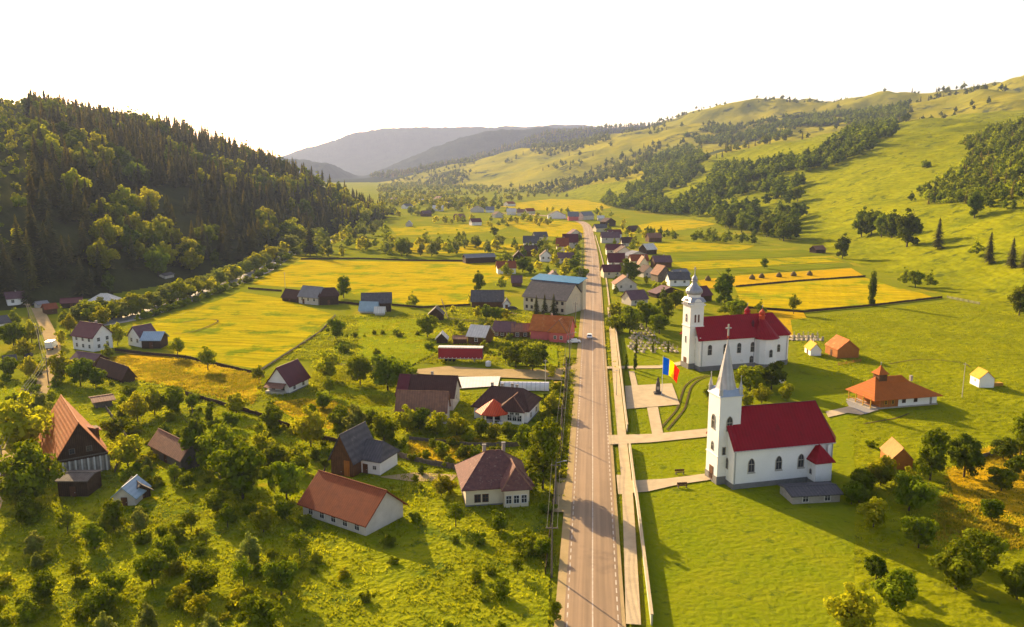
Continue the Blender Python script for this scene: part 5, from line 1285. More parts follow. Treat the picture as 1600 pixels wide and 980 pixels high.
WOODR2 = [(1440, 318), (1425, 305), (1470, 286), (1508, 262), (1515, 240), (1500, 222), (1530, 214), (1560, 200), (1640, 190), (1640, 322), (1560, 330), (1500, 326), (1465, 322)]
UPR = [(1085, 225), (1100, 212), (1150, 205), (1210, 205), (1240, 214), (1180, 222), (1120, 226)]
UPR2 = [(1070, 215), (1130, 190), (1240, 176), (1420, 160), (1420, 190), (1330, 195), (1200, 205), (1100, 226)]
nz = lambda X, Y, s, q: fbm(X, Y, s, 3, q)
def testR(X, Y, Z, px, py):
    m = inpoly_np(px, py, WOODR)
    for h_ in HOLES: m &= ~inpoly_np(px, py, h_)
    m |= inpoly_np(px, py, UPR) | inpoly_np(px, py, UPR2)
    edge = (nz(X, Y, 45, 77) < .10) & (nz(X * .8 + Y * .6, (Y * .8 - X * .6) * .4, 30, 78) < .15)
    return m & edge & (Y < 2600) & (X > interp(RF, Y) - 12)
fx, fy, fz, fpx, fpy = grid_scatter(120, 1500, 380, 2500, 10.2, testR)
v = visible(fx, fy, fz); fx, fy, fz, fpx = fx[v], fy[v], fz[v], fpx[v]
RW = [(float(a_), float(b_), float(c_)) for a_, b_, c_ in zip(fx, fy, fz)]
fx, fy, fz, fpx, fpy = grid_scatter(200, 1100, 380, 1500, 8.5, lambda X, Y, Z, px, py: inpoly_np(px, py, WOODR2) & (nz(X, Y, 25, 71) < .22))
v = visible(fx, fy, fz); fx, fy, fz = fx[v], fy[v], fz[v]
RW2 = [(float(a_), float(b_), float(c_)) for a_, b_, c_ in zip(fx, fy, fz)]
# left forest
CLEAR = [[(60, 372), (110, 360), (150, 372), (120, 392), (70, 396)], [(255, 352), (300, 340), (330, 352), (290, 368)], [(300, 250), (330, 240), (350, 256), (315, 266)], [(178, 302), (240, 296), (300, 300), (302, 330), (240, 336), (190, 326)], [(404, 276), (425, 268), (450, 272), (440, 284), (410, 286)], [(488, 294), (508, 292), (514, 304), (510, 318), (494, 314)], [(380, 416), (400, 395), (470, 380), (478, 400), (430, 412)], [(210, 440), (300, 430), (390, 405), (380, 425), (300, 448), (215, 462)]]
def testL(X, Y, Z, px, py):
    dl = np.minimum(interp(LF, Y) - X, (X + 147) * -.8 + (Y - 985) * -.6)
    m = (dl > -1) & (px > -90) & (px < 640)
    for h_ in CLEAR: m &= ~inpoly_np(px, py, h_)
    return m
fx, fy, fz, fpx, fpy = grid_scatter(-760, -140, 230, 1500, 10.2, testL)
v = visible(fx, fy, fz); fx, fy, fz, fpx = fx[v], fy[v], fz[v], fpx[v]
LW = [(float(a_), float(b_), float(c_)) for a_, b_, c_ in zip(fx, fy, fz)]
print('woods', len(RW), len(RW2), len(LW), 'placed', len(PL))
def dist(p): return math.hypot(p[0], p[1])
STUFF = {}       # key -> list of (x, y, z, h, wide)
def wood(lst, region, fun):
    for x, y, z in lst: fun(x, y, z, region)
def fR(x, y, z, reg):
    plant(['T1', 'D1', 'R1', 'T2'][int(rng.random() * 4)], x, y, 10 + 8 * rng.random(), reg, None, z)
def fR2(x, y, z, reg):
    plant(['T1', 'C2', 'R1', 'T2', 'T1', 'R1'][int(rng.random() * 6)], x, y, 7 + 5 * rng.random(), reg, None, z)
def p_left(x, y, z):
    a_, b_ = proj(x, y, z)
    return inpoly(a_, b_, [(-200, 100), (40, 100), (52, 240), (48, 330), (30, 400), (-200, 430)])
def fL(x, y, z, reg):
    n_ = nz(np.array([x]), np.array([y]), 60, 44)[0]; br = n_ > (.02 if z < 45 else .07) and rng.random() < .75 or rng.random() < .07
    if p_left(x, y, z): plant(['R3', 'R1', 'B1'][int(rng.random() * 3)], x, y, 3 + 3 * rng.random(), reg, None, z)
    elif br: plant('R3' if rng.random() < (.6 if z < 45 else .15) else ['R1', 'D1', 'T2'][int(rng.random() * 3)], x, y, 10 + 8 * rng.random(), reg, None, z)
    else: plant(['C1', 'C2', 'C3'][int(rng.random() * 3)], x, y, 13 + 10 * rng.random(), reg, None, z)
wood(RW, 'right_wood', fR); wood(RW2, 'slope_wood', fR2); wood(LW, 'left_forest', fL)
# trees dotted over the middle hill and the far woods
def testM(X, Y, Z, px, py):
    m = (nz(X, Y, 160, 51) > .10) | (nz(X, Y, 90, 52) > .22)
    dense = inpoly_np(px, py, [(830, 200), (960, 200), (950, 222), (900, 236), (860, 246), (830, 240)]) | inpoly_np(px, py, [(890, 330), (900, 290), (930, 262), (975, 240), (1040, 222), (1010, 262), (960, 296), (935, 330)]) | inpoly_np(px, py, [(640, 300), (690, 272), (740, 270), (700, 300)]) | inpoly_np(px, py, [(790, 300), (900, 280), (900, 322), (800, 318)])
    dmm = (X + 215) * .90 + (Y - 2600) * .436
    return (m & (rng.random(X.size) < .35) | dense & (rng.random(X.size) < .85)) & (dmm > 0) & (Y < 4200) & (Z < 330)
fx, fy, fz, fpx, fpy = grid_scatter(-500, 1500, 1500, 4200, 20, testM)
v = visible(fx, fy, fz); fx, fy, fz = fx[v], fy[v], fz[v]
for x, y, z in zip(fx, fy, fz): STUFF.setdefault('far_wood', []).append((['L1', 'L2', 'L2', 'F1'][int(rng.random() * 4)], float(x), float(y), float(z), 11 + 8 * rng.random()))
fx, fy, fz, fpx, fpy = grid_scatter(-1100, 1900, 3500, 4500, 26, lambda X, Y, Z, px, py: (nz(X, Y, 300, 33) < .16) & (Z > 12) & (px > 540) & (px < 1200))
v = visible(fx, fy, fz); fx, fy, fz = fx[v], fy[v], fz[v]
for x, y, z in zip(fx, fy, fz): STUFF.setdefault('mountain_forest', []).append((['F1', 'L2', 'F2'][int(rng.random() * 3)], float(x), float(y), float(z), 17 + 12 * rng.random()))
# valley bushes far away
def testV(X, Y, Z, px, py):
    return (nz(X, Y, 70, 61) > .0) & (rng.random(X.size) < .6) & (Z < 3) & (py < 336) & (px > 590) & (px < 960) & ~inpoly_np(px, py, [(770, 320), (860, 309), (955, 315), (960, 330), (830, 330)])
fx, fy, fz, fpx, fpy = grid_scatter(-420, 330, 1150, 3000, 15, testV)
for x, y, z in zip(fx, fy, fz): STUFF.setdefault('valley_thicket', []).append((['L1', 'L3'][int(rng.random() * 2)], float(x), float(y), float(z), 6 + 6 * rng.random()))
print({k: len(v_) for k, v_ in STUFF.items()})

# rank every kind by how large it shows; the 300 largest stay single, the others join the merged wood of their place
REG = {'right_wood': 'leafy tree of the dense wood on the right hillside', 'slope_wood': 'slim tree of the young wood on the slope at the right picture edge', 'left_forest': None}
LOD = {'R1': 'L1', 'R2': 'L1', 'R3': 'L3', 'D1': 'L2', 'T1': 'L2', 'T2': 'L2', 'W1': 'L3', 'W2': 'L3', 'O1': 'L3', 'B1': 'L1', 'B2': 'L3', 'C1': 'F1', 'C2': 'F2', 'C3': 'F1'}
bykind = {}
for p in PL: bykind.setdefault(CAT[p['k'][0]], []).append(p)
SINGLE = []
for nm, lst in bykind.items():
    lst.sort(key=lambda p: -(1e6 if p['l'] else 1) * p['h'] / math.hypot(p['x'], p['y']))
    for i, p in enumerate(lst):
        if i < 298: SINGLE.append(p)
        else:
            reg = p['g'] if p['g'] in REG else 'village_thicket'
            STUFF.setdefault(reg, []).append((LOD[p['k']], p['x'], p['y'], p['z'], p['h']))
# merged woods
LAB = {'mountain_forest': 'dark forest on the ridge behind the golden middle hill', 'right_wood': 'dense leafy wood further up the right hillside', 'slope_wood': 'young wood on the slope at the right picture edge', 'left_forest': 'dense spruce forest covering the upper left hillside', 'far_wood': 'scattered trees and woods on the golden middle hill', 'village_thicket': 'small bushes and trees filling the village gardens', 'valley_thicket': 'distant bushes filling the valley floor'}
def merge_wood(name, items, label):
    bykey = {}
    for it in items: bykey.setdefault(it[0], []).append(it)
    allv = []; allf = []; mats = []; mi = []; off = 0
    for key, its in bykey.items():
        me, tm, h0 = PROTO[key]
        n = len(me.vertices); v0 = np.empty(n * 3, np.float32); me.vertices.foreach_get('co', v0); v0 = v0.reshape(-1, 3)
        f0 = np.empty(len(me.loops), np.int32); me.loops.foreach_get('vertex_index', f0); f0 = f0.reshape(-1, 4)
        tv = np.array([v_.co[:] for v_ in tm.vertices]); tf = [list(p.vertices) for p in tm.polygons]
        mats.append(me.materials[0]); k = len(mats) - 1
        for (_, x, y, z, h) in its:
            s = h / h0; a = rng.random() * 6.28; c, s_ = math.cos(a) * s * (.9 + .3 * rng.random()), math.sin(a) * s * (.9 + .3 * rng.random())
            vv = np.stack([v0[:, 0] * c - v0[:, 1] * s_ + x, v0[:, 0] * s_ + v0[:, 1] * c + y, v0[:, 2] * s + z - .3], -1)
            allv.append(vv); allf.append(f0 + off); mi.append(np.full(len(f0), k, np.int32)); off += n
    V = np.concatenate(allv); Fq = np.concatenate(allf)
    o = np_mesh(name, V, Fq, mats[0])
    for m_ in mats[1:]: o.data.materials.append(m_)
    o.data.polygons.foreach_set('material_index', np.concatenate(mi))
    tag(o, label, kind='stuff')
for k, its in STUFF.items(): merge_wood(k, its, LAB[k])
# ---------------------------------------------------------------- single plants become objects with crown and trunk
NAME = {'broadleaf_tree': 'broadleaf_tree', 'bush': 'bush'}
ORD = ['first', 'second', 'third', 'fourth', 'fifth', 'sixth', 'seventh', 'eighth', 'ninth', 'tenth']
def ordinal(i):
    if i < 10: return ORD[i]
    n = i + 1; return '%d%s' % (n, 'th' if 10 <= n % 100 <= 20 else {1: 'st', 2: 'nd', 3: 'rd'}.get(n % 10, 'th'))
LAND += [(flat(*q).x, flat(*q).y, nm) for q, nm in [((600, 430), 'large golden hayfield'), ((350, 520), 'yellow river meadow'), ((310, 590), 'orange dry meadow'), ((920, 700), 'lower main road'), ((926, 450), 'middle of the main road'),
    ((1450, 520), 'grazed pasture'), ((1560, 740), 'dry slope at lower right'), ((1020, 618), 'monument square'), ((1020, 530), 'graveyard'), ((1250, 460), 'golden meadow behind the far church'), ((1180, 405), 'strip fields'),
    ((700, 385), 'long hedge'), ((650, 355), 'left valley fields'), ((1060, 352), 'field under the wooded slope'), ((540, 385), 'bend of the river'), ((75, 530), 'upper sandy lane'), ((30, 690), 'lower sandy lane'), ((400, 700), 'overgrown garden'), ((250, 760), 'small blue roofed shed'), ((650, 310), 'misty valley end'), ((880, 320), 'field under the middle hill')]]
a_ = at(1380, 372); LAND.append((a_.x, a_.y, 'foot of the right hill')); a_ = at(1560, 405); LAND.append((a_.x, a_.y, 'slope at the right picture edge'))
groups = {}
for p in SINGLE:
    p['px'], p['py'] = [float(t) for t in proj(p['x'], p['y'], p['z'])]
    if p['l']: continue
    if p['g']: key = ('g', p['g'], p['k']); 
    else:
        q = min(LAND, key=lambda l: (l[0] - p['x']) ** 2 + (l[1] - p['y']) ** 2)
        lx, ly = [float(t) for t in proj(q[0], q[1], 0)]
        dx, dy = p['px'] - lx, (p['py'] - ly) * 1.6
        rel = ('right of' if dx > 0 else 'left of') if abs(dx) > abs(dy) else ('behind' if dy < 0 else 'in front of')
        key = ('l', q[2], rel, p['k'])
    groups.setdefault(key, []).append(p)
for key, lst in groups.items():
    lst.sort(key=lambda p: p['px'])
    adj = ADJ[lst[0]['k']]
    for i, p in enumerate(lst):
        if key[0] == 'g':
            g = key[1]
            if g in REG:
                p['l'] = {'right_wood': '%s of the dense wood on the right hillside', 'slope_wood': '%s of the young wood at the right picture edge', 'left_forest': '%s standing in the shaded forest on the left hillside'}[g] % adj
                zx = p['px']; zy = p['py']
                if g == 'left_forest': zone = ('upper' if zy < 300 else 'lower') + ' ' + ('left' if zx < 150 else 'middle' if zx < 330 else 'right') + ' part of the shaded left hillside forest'
                elif g == 'right_wood': zone = ('upper' if zy < 300 else 'lower') + ' ' + ('left' if zx < 1080 else 'middle' if zx < 1200 else 'right') + ' part of the wooded right hillside'
                else: zone = ('upper' if zy < 270 else 'lower') + ' part of the young wood at the right picture edge'
                p['l'] = adj + ' in the ' + zone; p['g'] = adj + 's, ' + zone
            elif 'willows' in g: p['l'] = '%s %s from the left in the tree line along the river' % (ordinal(i), adj)
            elif 'thuja' in g: p['l'] = '%s %s from the left beside the graveyard' % (ordinal(i), adj)
            else: p['l'] = '%s %s from the left along the near river bank' % (ordinal(i), adj)
        else:
            p['l'] = ('%s %s the %s' % (adj, key[2], key[1])) if len(lst) == 1 else ('%s %s from the left %s the %s' % (ordinal(i), adj, key[2], key[1]))
            p['g'] = 'garden bushes of the village' if p['k'][0] == 'B' else 'trees of the village and valley'
TPL = {}
for p in SINGLE:
    k = p['k']; nm = CAT[k[0]]; cm, tm, h0 = PROTO[k]
    r0 = bpy.data.objects.new(nm, None); r0.empty_display_size = .5; col.objects.link(r0)
    s = p['h'] / h0; wd = s * (.80 + .28 * rng.random()) * p['w'] * (1.25 if p['k'][0] == 'C' else 1)
    r0.location = (p['x'], p['y'], p['z'] - .05); r0.rotation_euler = (0, 0, rng.random() * 6.28); r0.scale = (wd, wd, s)
    tag(r0, p['l'], 'bush' if k[0] == 'B' else 'tree', p['g'])
    for part_, me in (('crown', cm), ('trunk', tm)):
        o = bpy.data.objects.new(part_, me); col.objects.link(o); o.parent = r0
print('single plants', len(SINGLE))

# ---------------------------------------------------------------- vehicles
def car(x, y, z, rz, label, name='car', m='car_white', L=4.3, W=1.75, H=1.45, cat='car'):
    o = empty(name, (x, y, z), rz); tag(o, label, cat)
    h = L / 2
    prof = [(-h, .35), (-h, .75), (-h + .15, .92), (-h + .75, 1.0), (-h + 1.25, H - .05), (-.1 * L + .9, H), (.12 * L + .55, H - .1), (.2 * L + .75, .95), (h - .15, .80), (h, .55), (h, .35)]
    rings = []
    for yy, ins in ((-W / 2, .0), (-W / 2, .0), (W / 2, 0)):
        pass
    n = len(prof); mb = MB()
    def ring(y_, inset): return [(px_ * (1 - inset * .06 * (1 if pz_ > 1 else 0)), y_ * (1 - (.16 if pz_ > 1.1 else 0)), pz_) for px_, pz_ in prof]
    mb.loft([ring(-W / 2, 1), ring(W / 2, 1)]); mb.build('body', m, o)
    g = MB(); yw = W / 2 * .93
    for sgn in (-1, 1):
        g.add([(-h + .95, sgn * yw, 1.0), (.2 * L + .45, sgn * yw, 1.0), (.12 * L + .35, sgn * yw * .93, H - .2), (-h + 1.35, sgn * yw * .93, H - .15)], [(0, 1, 2, 3)])
    xa, xb = .2 * L + .77, .12 * L + .60
    g.add([(xa, -W * .4, .99), (xa, W * .4, .99), (xb, W * .36, H - .08), (xb, -W * .36, H - .08)], [(0, 1, 2, 3)])
    xa, xb = -h + .77, -h + 1.18
    g.add([(xa, -W * .4, 1.04), (xa, W * .4, 1.04), (xb, W * .36, H - .1), (xb, -W * .36, H - .1)], [(0, 1, 2, 3)])
    g.build('window', 'glass', o)
    for sx in (-.32, .32):
        for sgn in (-1, 1):
            w_ = MB(); w_.tube((sx * L, sgn * (W / 2 - .2), .33), (sx * L, sgn * (W / 2 + .03), .33), .33, n=12); wo = w_.build('wheel', 'rubber', o)
            MB().tube((sx * L, sgn * (W / 2 + .02), .33), (sx * L, sgn * (W / 2 + .05), .33), .18, n=10).build('rim', 'steel', wo)
    for sgn in (-1, 1):
        MB().box(h - .04, h + .02, sgn * W * .33 - .18, sgn * W * .33 + .18, .6, .76).build('headlight', 'foil', o)
        MB().box(-h - .02, -h + .04, sgn * W * .36 - .14, sgn * W * .36 + .14, .68, .86).build('tail_light', 'lamp_red', o)
    return o
p = flat(921, 528, RZ); car(p.x, p.y, RZ + .01, -PI / 2 - .1, 'white car driving down the main road towards the camera', L=4.4)
p = flat(897, 536, .2); car(p.x, p.y, .2, PI + .1, 'white car parked beside the pink gable house', L=4.5)
p = flat(3, 742, .36); car(p.x, p.y, .36, 1.1, 'white car cut by the left picture edge on the sandy lane')
p = flat(75, 552, .3); car(p.x - 2.6, p.y - 6, .3, 1.9, 'dark car parked by the lane below the white truck', m='dark_stone')
p = flat(800, 484, .2); car(p.x, p.y, .2, .4, 'dark car parked between the woodpile and the tall cream building', m='dark_stone')
# truck on the lane
p = flat(81, 545, .35); o = empty('truck', (p.x, p.y, .35), 1.75); tag(o, 'small white box truck standing on the sandy lane', 'truck')
MB().box(-2.6, .9, -1.05, 1.05, .75, 2.9).build('cargo_box', 'car_white', o)
mb = MB(); pr = [(1.0, .5), (1.0, 2.2), (1.9, 2.2), (2.45, 1.35), (2.7, 1.2), (2.7, .5)]
mb.loft([[(a_, -.95, b_) for a_, b_ in pr], [(a_, .95, b_) for a_, b_ in pr]]); cb = mb.build('cab', 'car_white', o)
MB().add([(1.93, -.85, 2.15), (1.93, .85, 2.15), (2.44, .85, 1.4), (2.44, -.85, 1.4)], [(0, 1, 2, 3)]).build('windscreen', 'glass', cb)
MB().box(-2.6, 2.6, -.45, .45, .5, .74).build('chassis', 'rubber', o)
for x in (-1.7, 1.9):
    for s_ in (-1, 1): MB().tube((x, s_ * .75, .42), (x, s_ * 1.06, .42), .42, n=12).build('wheel', 'rubber', o)
# red trailer
a_, b_ = flat(685, 566), flat(754, 567); th = math.atan2(b_.y - a_.y, b_.x - a_.x); W = (b_ - a_).length; c = (a_ + b_) / 2
o = empty('trailer', (c.x - math.sin(th) * 1.3, c.y + math.cos(th) * 1.3, .15), th); tag(o, 'long red curtain sided trailer with white roof parked by the yard track', 'trailer'); LAND.append((c.x, c.y, 'red trailer'))
h_ = zrow(c.x, c.y, 543) - .15
MB().box(-W / 2, W / 2, -1.3, 1.3, 1.1, h_ - .3).build('curtain', 'tarp_red', o)
mb = MB(); mb.box(-W / 2 - .06, W / 2 + .06, -1.36, 1.36, h_ - .3, h_); mb.box(-W / 2 - .06, W / 2 + .06, -1.36, -1.3, 1.0, 1.12); ro = mb.build('roof', 'roof_white', o)
MB().box(-W / 2, W / 2, -1.1, 1.1, .8, 1.0).build('chassis', 'rubber', o)
for k in range(11):
    x = -W / 2 + (k + .5) * W / 11; MB().box(x - .12, x + .12, -1.33, -1.302, 1.15, 1.45).build('buckle', 'foil', o)
for x in (-W * .33, -W * .24, -W * .15):
    for s_ in (-1, 1): MB().tube((x, s_ * .8, .5), (x, s_ * 1.2, .5), .5, n=12).build('wheel', 'rubber', o)
for s_ in (-1, 1): MB().box(W * .3, W * .33, s_ * .9 - .1, s_ * .9 + .1, 0, .8).build('support_leg', 'steel', o)
MB().box(W / 2 + .01, W / 2 + .06, -1.25, 1.25, 1.1, h_ - .35).build('door', 'dark_stone', o)
# poly tunnel
a_, b_ = flat(782, 611), flat(858, 612); th = math.atan2(b_.y - a_.y, b_.x - a_.x); W = (b_ - a_).length; c = (a_ + b_) / 2
o = empty('polytunnel', (c.x, c.y + 1.6, .2), th); tag(o, 'long white polytunnel behind the red porch house', 'polytunnel')
prof = [(1.6 * math.cos(PI * k / 10), 2.0 * math.sin(PI * k / 10)) for k in range(11)]
MB().loft([[(-W / 2, y, z) for y, z in prof], [(W / 2, y, z) for y, z in prof]]).build('cover', 'foil', o)
for k in range(12):
    x = -W / 2 + k * W / 11; MB().loft([[(x - .06, y * 1.03, z * 1.03) for y, z in prof], [(x + .06, y * 1.03, z * 1.03) for y, z in prof]]).build('hoop', 'steel', o)
for i, px in enumerate((868.0, 874.5)):
    p = flat(px, 606, .2); o = empty('beehive_box', (p.x, p.y, .2), .1); tag(o, ['left', 'right'][i] + ' one of two pale crates in the grass beside the polytunnel', 'crate', 'pale crates by the polytunnel')
    MB().box(-.45, .45, -.4, .4, .12, 1.5).build('box', 'cream_wall', o); MB().box(-.55, .55, -.5, .5, 1.5, 1.62).build('lid', 'roof_yellow', o); MB().box(-.4, .4, -.35, .35, 0, .12).build('stand', 'wood_dark', o)

# ---------------------------------------------------------------- flag, monument, square, benches
p = flat(1034, 618, .44); o = empty('flagpole', (p.x, p.y, .44)); tag(o, 'white pole carrying the blue yellow and red flag beside the monument', 'flagpole')
ht = zrow(p.x, p.y, 556) - .44
MB().tube((0, 0, 0), (0, 0, ht), .09, .05, 8).build('pole', 'car_white', o); MB().lathe([(.0, ht), (.1, ht + .08), (.1, ht + .18), (0, ht + .25)], 8).build('finial', 'roof_yellow', o); MB().lathe([(.35, 0), (.3, .3), (.12, .4)], 8).build('base', 'stone', o)
fl = empty('flag', (p.x + .07, p.y, .44)); tag(fl, 'large blue yellow and red tricolour flag drooping in folds from its pole', 'flag')
n, mrows = 30, 14; FL = 6.1; FHt = 4.6
def flagpt(s_, t_):
    droop = 1.9 * s_ ** 1.0 + 3.1 * max(0, s_ - .3) ** 1.25
    x = 1.18 * (FL * (s_ * .86) - .7 * s_ * s_); y = -.5 * s_ + .35 * math.sin(s_ * 12 + t_ * 2.2) * (.3 + s_)
    zz = ht - .3 - t_ * FHt * (1 - .18 * s_) - droop * .85 - .12 * math.sin(s_ * 9 + t_ * 4) * s_
    return (x * (1 - .12 * t_ * s_) * .78, y, zz)
for ci, mt in enumerate(('flag_blue', 'flag_yellow', 'flag_red')):
    mb = MB(); k0, k1 = ci * 10, ci * 10 + 10
    vs = []
    for i in range(k0, k1 + 1):
        for j in range(mrows + 1): vs.append(flagpt(i / 30, j / mrows))
    nn = mrows + 1; off = len(vs)
    vs += [(a_, b_ + .02, c_) for a_, b_, c_ in vs]
    fs = [(i * nn + j, (i + 1) * nn + j, (i + 1) * nn + j + 1, i * nn + j + 1) for i in range(10) for j in range(mrows)]
    fs += [tuple(q + off for q in f[::-1]) for f in fs]
    mb.add(vs, fs); mb.build(['blue_band', 'yellow_band', 'red_band'][ci], mt, fl, smooth=True)
p = flat(1030, 616, .44); o = empty('monument', (p.x - .3, p.y + .5, .44)); tag(o, 'small dark stone monument on the paved square', 'monument')
MB().box(-1.0, 1.0, -.7, .7, 0, .5).build('base', 'dark_stone', o)
MB().loft([[(-.6, -.35, .5), (.6, -.35, .5), (.6, .35, .5), (-.6, .35, .5)], [(-.5, -.3, 2.6), (.5, -.3, 2.6), (.5, .3, 2.6), (-.5, .3, 2.6)], [(-.3, -.25, 3.4), (.35, -.25, 3.4), (.35, .25, 3.4), (-.3, .25, 3.4)]]).build('stele', 'dark_stone', o)
MB().lathe([(.22, 3.4), (.36, 3.7), (.3, 4.1), (.1, 4.4), (0, 4.45)], 8).build('bust', 'dark_stone', o)
MB().box(-.35, .35, -.365, -.345, 1.2, 2.0).build('plaque', 'stone', o)
for i, (px, row, lab) in enumerate([(1062, 741, 'brown plank bench on the lawn edge above the tower path'), (1066, 762, 'brown plank bench on the lawn below the tower path')]):
    p = flat(px, row, .25); o = empty('bench', (p.x, p.y, .25), .1); tag(o, lab, 'bench', 'benches by the tower path')
    MB().box(-.95, .95, -.25, .2, .42, .48).build('seat', 'wood_brown', o); MB().box(-.95, .95, .22, .27, .55, .95).build('backrest', 'wood_brown', o)
    for s_ in (-1, 1): MB().box(s_ * .75 - .05, s_ * .75 + .05, -.22, .25, 0, .42).build('leg', 'dark_stone', o)

# ---------------------------------------------------------------- graveyard
def grave(kind, z0):
    o = empty('grave', (0, 0, z0))
    MB().box(-.55, .55, -1.1, 1.1, 0, .28).build('slab', 'grave_stone', o)
    if kind == 0: MB().box(-.4, .4, 1.1, 1.28, 0, 1.3).build('headstone', 'grave_stone', o)
    elif kind == 1:
        MB().box(-.07, .07, 1.12, 1.24, 0, 1.9).build('cross_post', 'grave_stone', o); MB().box(-.42, .42, 1.1, 1.2, 1.25, 1.4).build('cross_arm', 'grave_stone', o)
    else:
        MB().box(-.45, .45, 1.1, 1.3, 0, .8).build('headstone', 'grave_stone', o); MB().box(-.06, .06, 1.15, 1.25, .8, 1.9).build('cross_post', 'grave_stone', o); MB().box(-.3, .3, 1.14, 1.24, 1.35, 1.47).build('cross_arm', 'grave_stone', o)
    MB().lathe([(.16, .28), (.3, .45), (.18, .6), (0, .65)], 7, c=(0, .3)).build('flowers', 'flower', o)
    return o
pg = [grave(k, .25) for k in range(3)]; used = [False] * 3
cem = [(985, 512), (1060, 508), (1066, 560), (1040, 552), (1000, 556), (985, 548)]
cnt = 0
O0 = flat(984, 552, .25); du = Vector((1, .12, 0)).normalized(); dv = Vector((-.12, 1, 0)).normalized()
rows_ = {}
for j in range(11):
    for i in range(9):
        q = O0 + du * (i * 1.9 + .5) + dv * (j * 4.2 + 1) + Vector((rng.normal() * .15, rng.normal() * .3, 0))
        x_, y_ = proj(q.x, q.y, .25)
        if not inpoly(float(x_), float(y_), [(983, 510), (1063, 507), (1066, 556), (1048, 555), (1000, 556), (983, 552)]) or rng.random() < .22: continue
        k = int(rng.random() * 3)
        o = pg[k] if not used[k] else copy_tree(pg[k]); used[k] = True
        o.location = q; o.rotation_euler = (0, 0, PI + .12 + rng.normal() * .05); s_ = .7 + .35 * rng.random(); o.scale = (s_, s_, s_ * (.9 + .4 * rng.random()))
        rows_.setdefault(j, []).append(o); cnt += 1
KN = ['headstone grave', 'cross grave', 'grave with headstone and cross']
for j, lst in rows_.items():
    lst.sort(key=lambda o: o.location.x)
    for i, o in enumerate(lst): tag(o, 'pale grave, %s from left in the %s row from the front, graveyard left of tower' % (ordinal(i), ordinal(j)), 'grave', 'graves left of the far church tower')
q0 = flat(1238, 531, .25)
for i in range(14):
    o = copy_tree(pg[i % 3]); q = q0 + Vector(((i % 7) * 1.6, (i // 7) * 5 + (i % 7) * -.1, 0)); o.location = q; o.scale = (1, 1, 1.2)
    tag(o, 'pale grave, %s from left in the %s row behind the far church apse' % (ordinal(i % 7), ['front', 'back'][i // 7]), 'grave', 'graves behind the far church')
print('graves', cnt)

# ---------------------------------------------------------------- fences and walls
def fence_line(pxs, label, h=1.1, m='wood_grey', name='fence', step=2.6, rails=3, solid=False, z=.2, cat='fence'):
    pts = [at(*q) for q in pxs]
    o = empty(name, tuple(pts[0])); tag(o, label, cat); base = pts[0].copy(); total = 0
    mb = MB(); posts = []
    for a_, b_ in zip(pts[:-1], pts[1:]):
        L = (b_ - a_).length; n = max(1, int(L / step)); d = (b_ - a_) / n
        nn = Vector((d.y, -d.x, 0)).normalized() * .03
        for i in range(n + 1 if b_ is pts[-1] else n):
            posts.append(a_ + d * i)
        for i in range(n):
            p0, p1 = a_ + d * i - base, a_ + d * (i + 1) - base
            hh = [(.08, h)] if solid else [(h * (k + .55) / rails, h * (k + .55) / rails + .13) for k in range(rails)]
            for lo, hi in hh:
                hi2 = hi * (1 + .04 * rng.normal()) if solid else hi
                mb.loft([[(p0 - nn)[:2] + ((p0.z + lo),), (p0 + nn)[:2] + ((p0.z + lo),), (p0 + nn)[:2] + ((p0.z + hi2),), (p0 - nn)[:2] + ((p0.z + hi2),)],
                         [(p1 - nn)[:2] + ((p1.z + lo),), (p1 + nn)[:2] + ((p1.z + lo),), (p1 + nn)[:2] + ((p1.z + hi2),), (p1 - nn)[:2] + ((p1.z + hi2),)]])
    mb.v = [tuple(v_) for v_ in mb.v]
    mb.build('boards' if solid else 'rails', m, o)
    if len(posts) > 95: posts = posts[::max(1, len(posts) // 95 + 1)]
    pm = None
    for q in posts:
        if pm is None: pp = MB().box(-.07, .07, -.07, .07, -.2, h + .12).build('post', m, o); pm = pp
        else: pp = pm.copy(); col.objects.link(pp); pp.parent = o
        pp.location = q - base
    return o
fence_line([(180, 549), (240, 556), (290, 560), (345, 573), (412, 588)], 'old plank fence along the ditch between the yellow and orange meadows', 1.0, 'wood_dark', solid=True)
fence_line([(405, 582), (450, 553), (500, 520), (524, 494)], 'low fence along the grassy farm track of the yellow meadow', .7, 'wood_grey')
fence_line([(388, 452), (440, 456)], 'short fence between the river trees and the meadow farm row', 1.0, 'wood_dark', solid=True)
fence_line([(470, 406), (560, 405), (640, 408), (730, 409), (800, 408)], 'long dark fence along the far side of the large hayfield', 1.1, 'wood_dark', solid=True)
fence_line([(529, 474), (566, 478)], 'dark fence linking the farm row and the grey meadow barn', 1.1, 'wood_dark', solid=True)
fence_line([(612, 478), (660, 482), (735, 478)], 'weathered fence along the near side of the large hayfield', 1.0, 'wood_dark', solid=True)
fence_line([(290, 618), (400, 650), (500, 688), (560, 700)], 'plank fence running through the gardens under the orange dry meadow', 1.2, 'wood_dark', solid=True)
fence_line([(300, 640), (308, 700), (350, 760)], 'plank fence left of the bright orchard grass', 1.1, 'wood_grey', solid=True)
fence_line([(640, 690), (730, 700), (800, 700), (862, 694)], 'grey fence between the red porch house and the mottled roof house', 1.2, 'wood_grey', solid=True)
fence_line([(520, 572), (600, 578), (650, 582)], 'low rail fence along the yard track meadow', 1.0, 'wood_grey')
fence_line([(690, 470), (700, 500), (760, 506)], 'low garden fence behind the small tin roofed shed', 1.0, 'wood_grey')
fence_line([(165, 640), (200, 690), (180, 740)], 'plank fence right of the big orange roofed house', 1.2, 'wood_grey', solid=True)
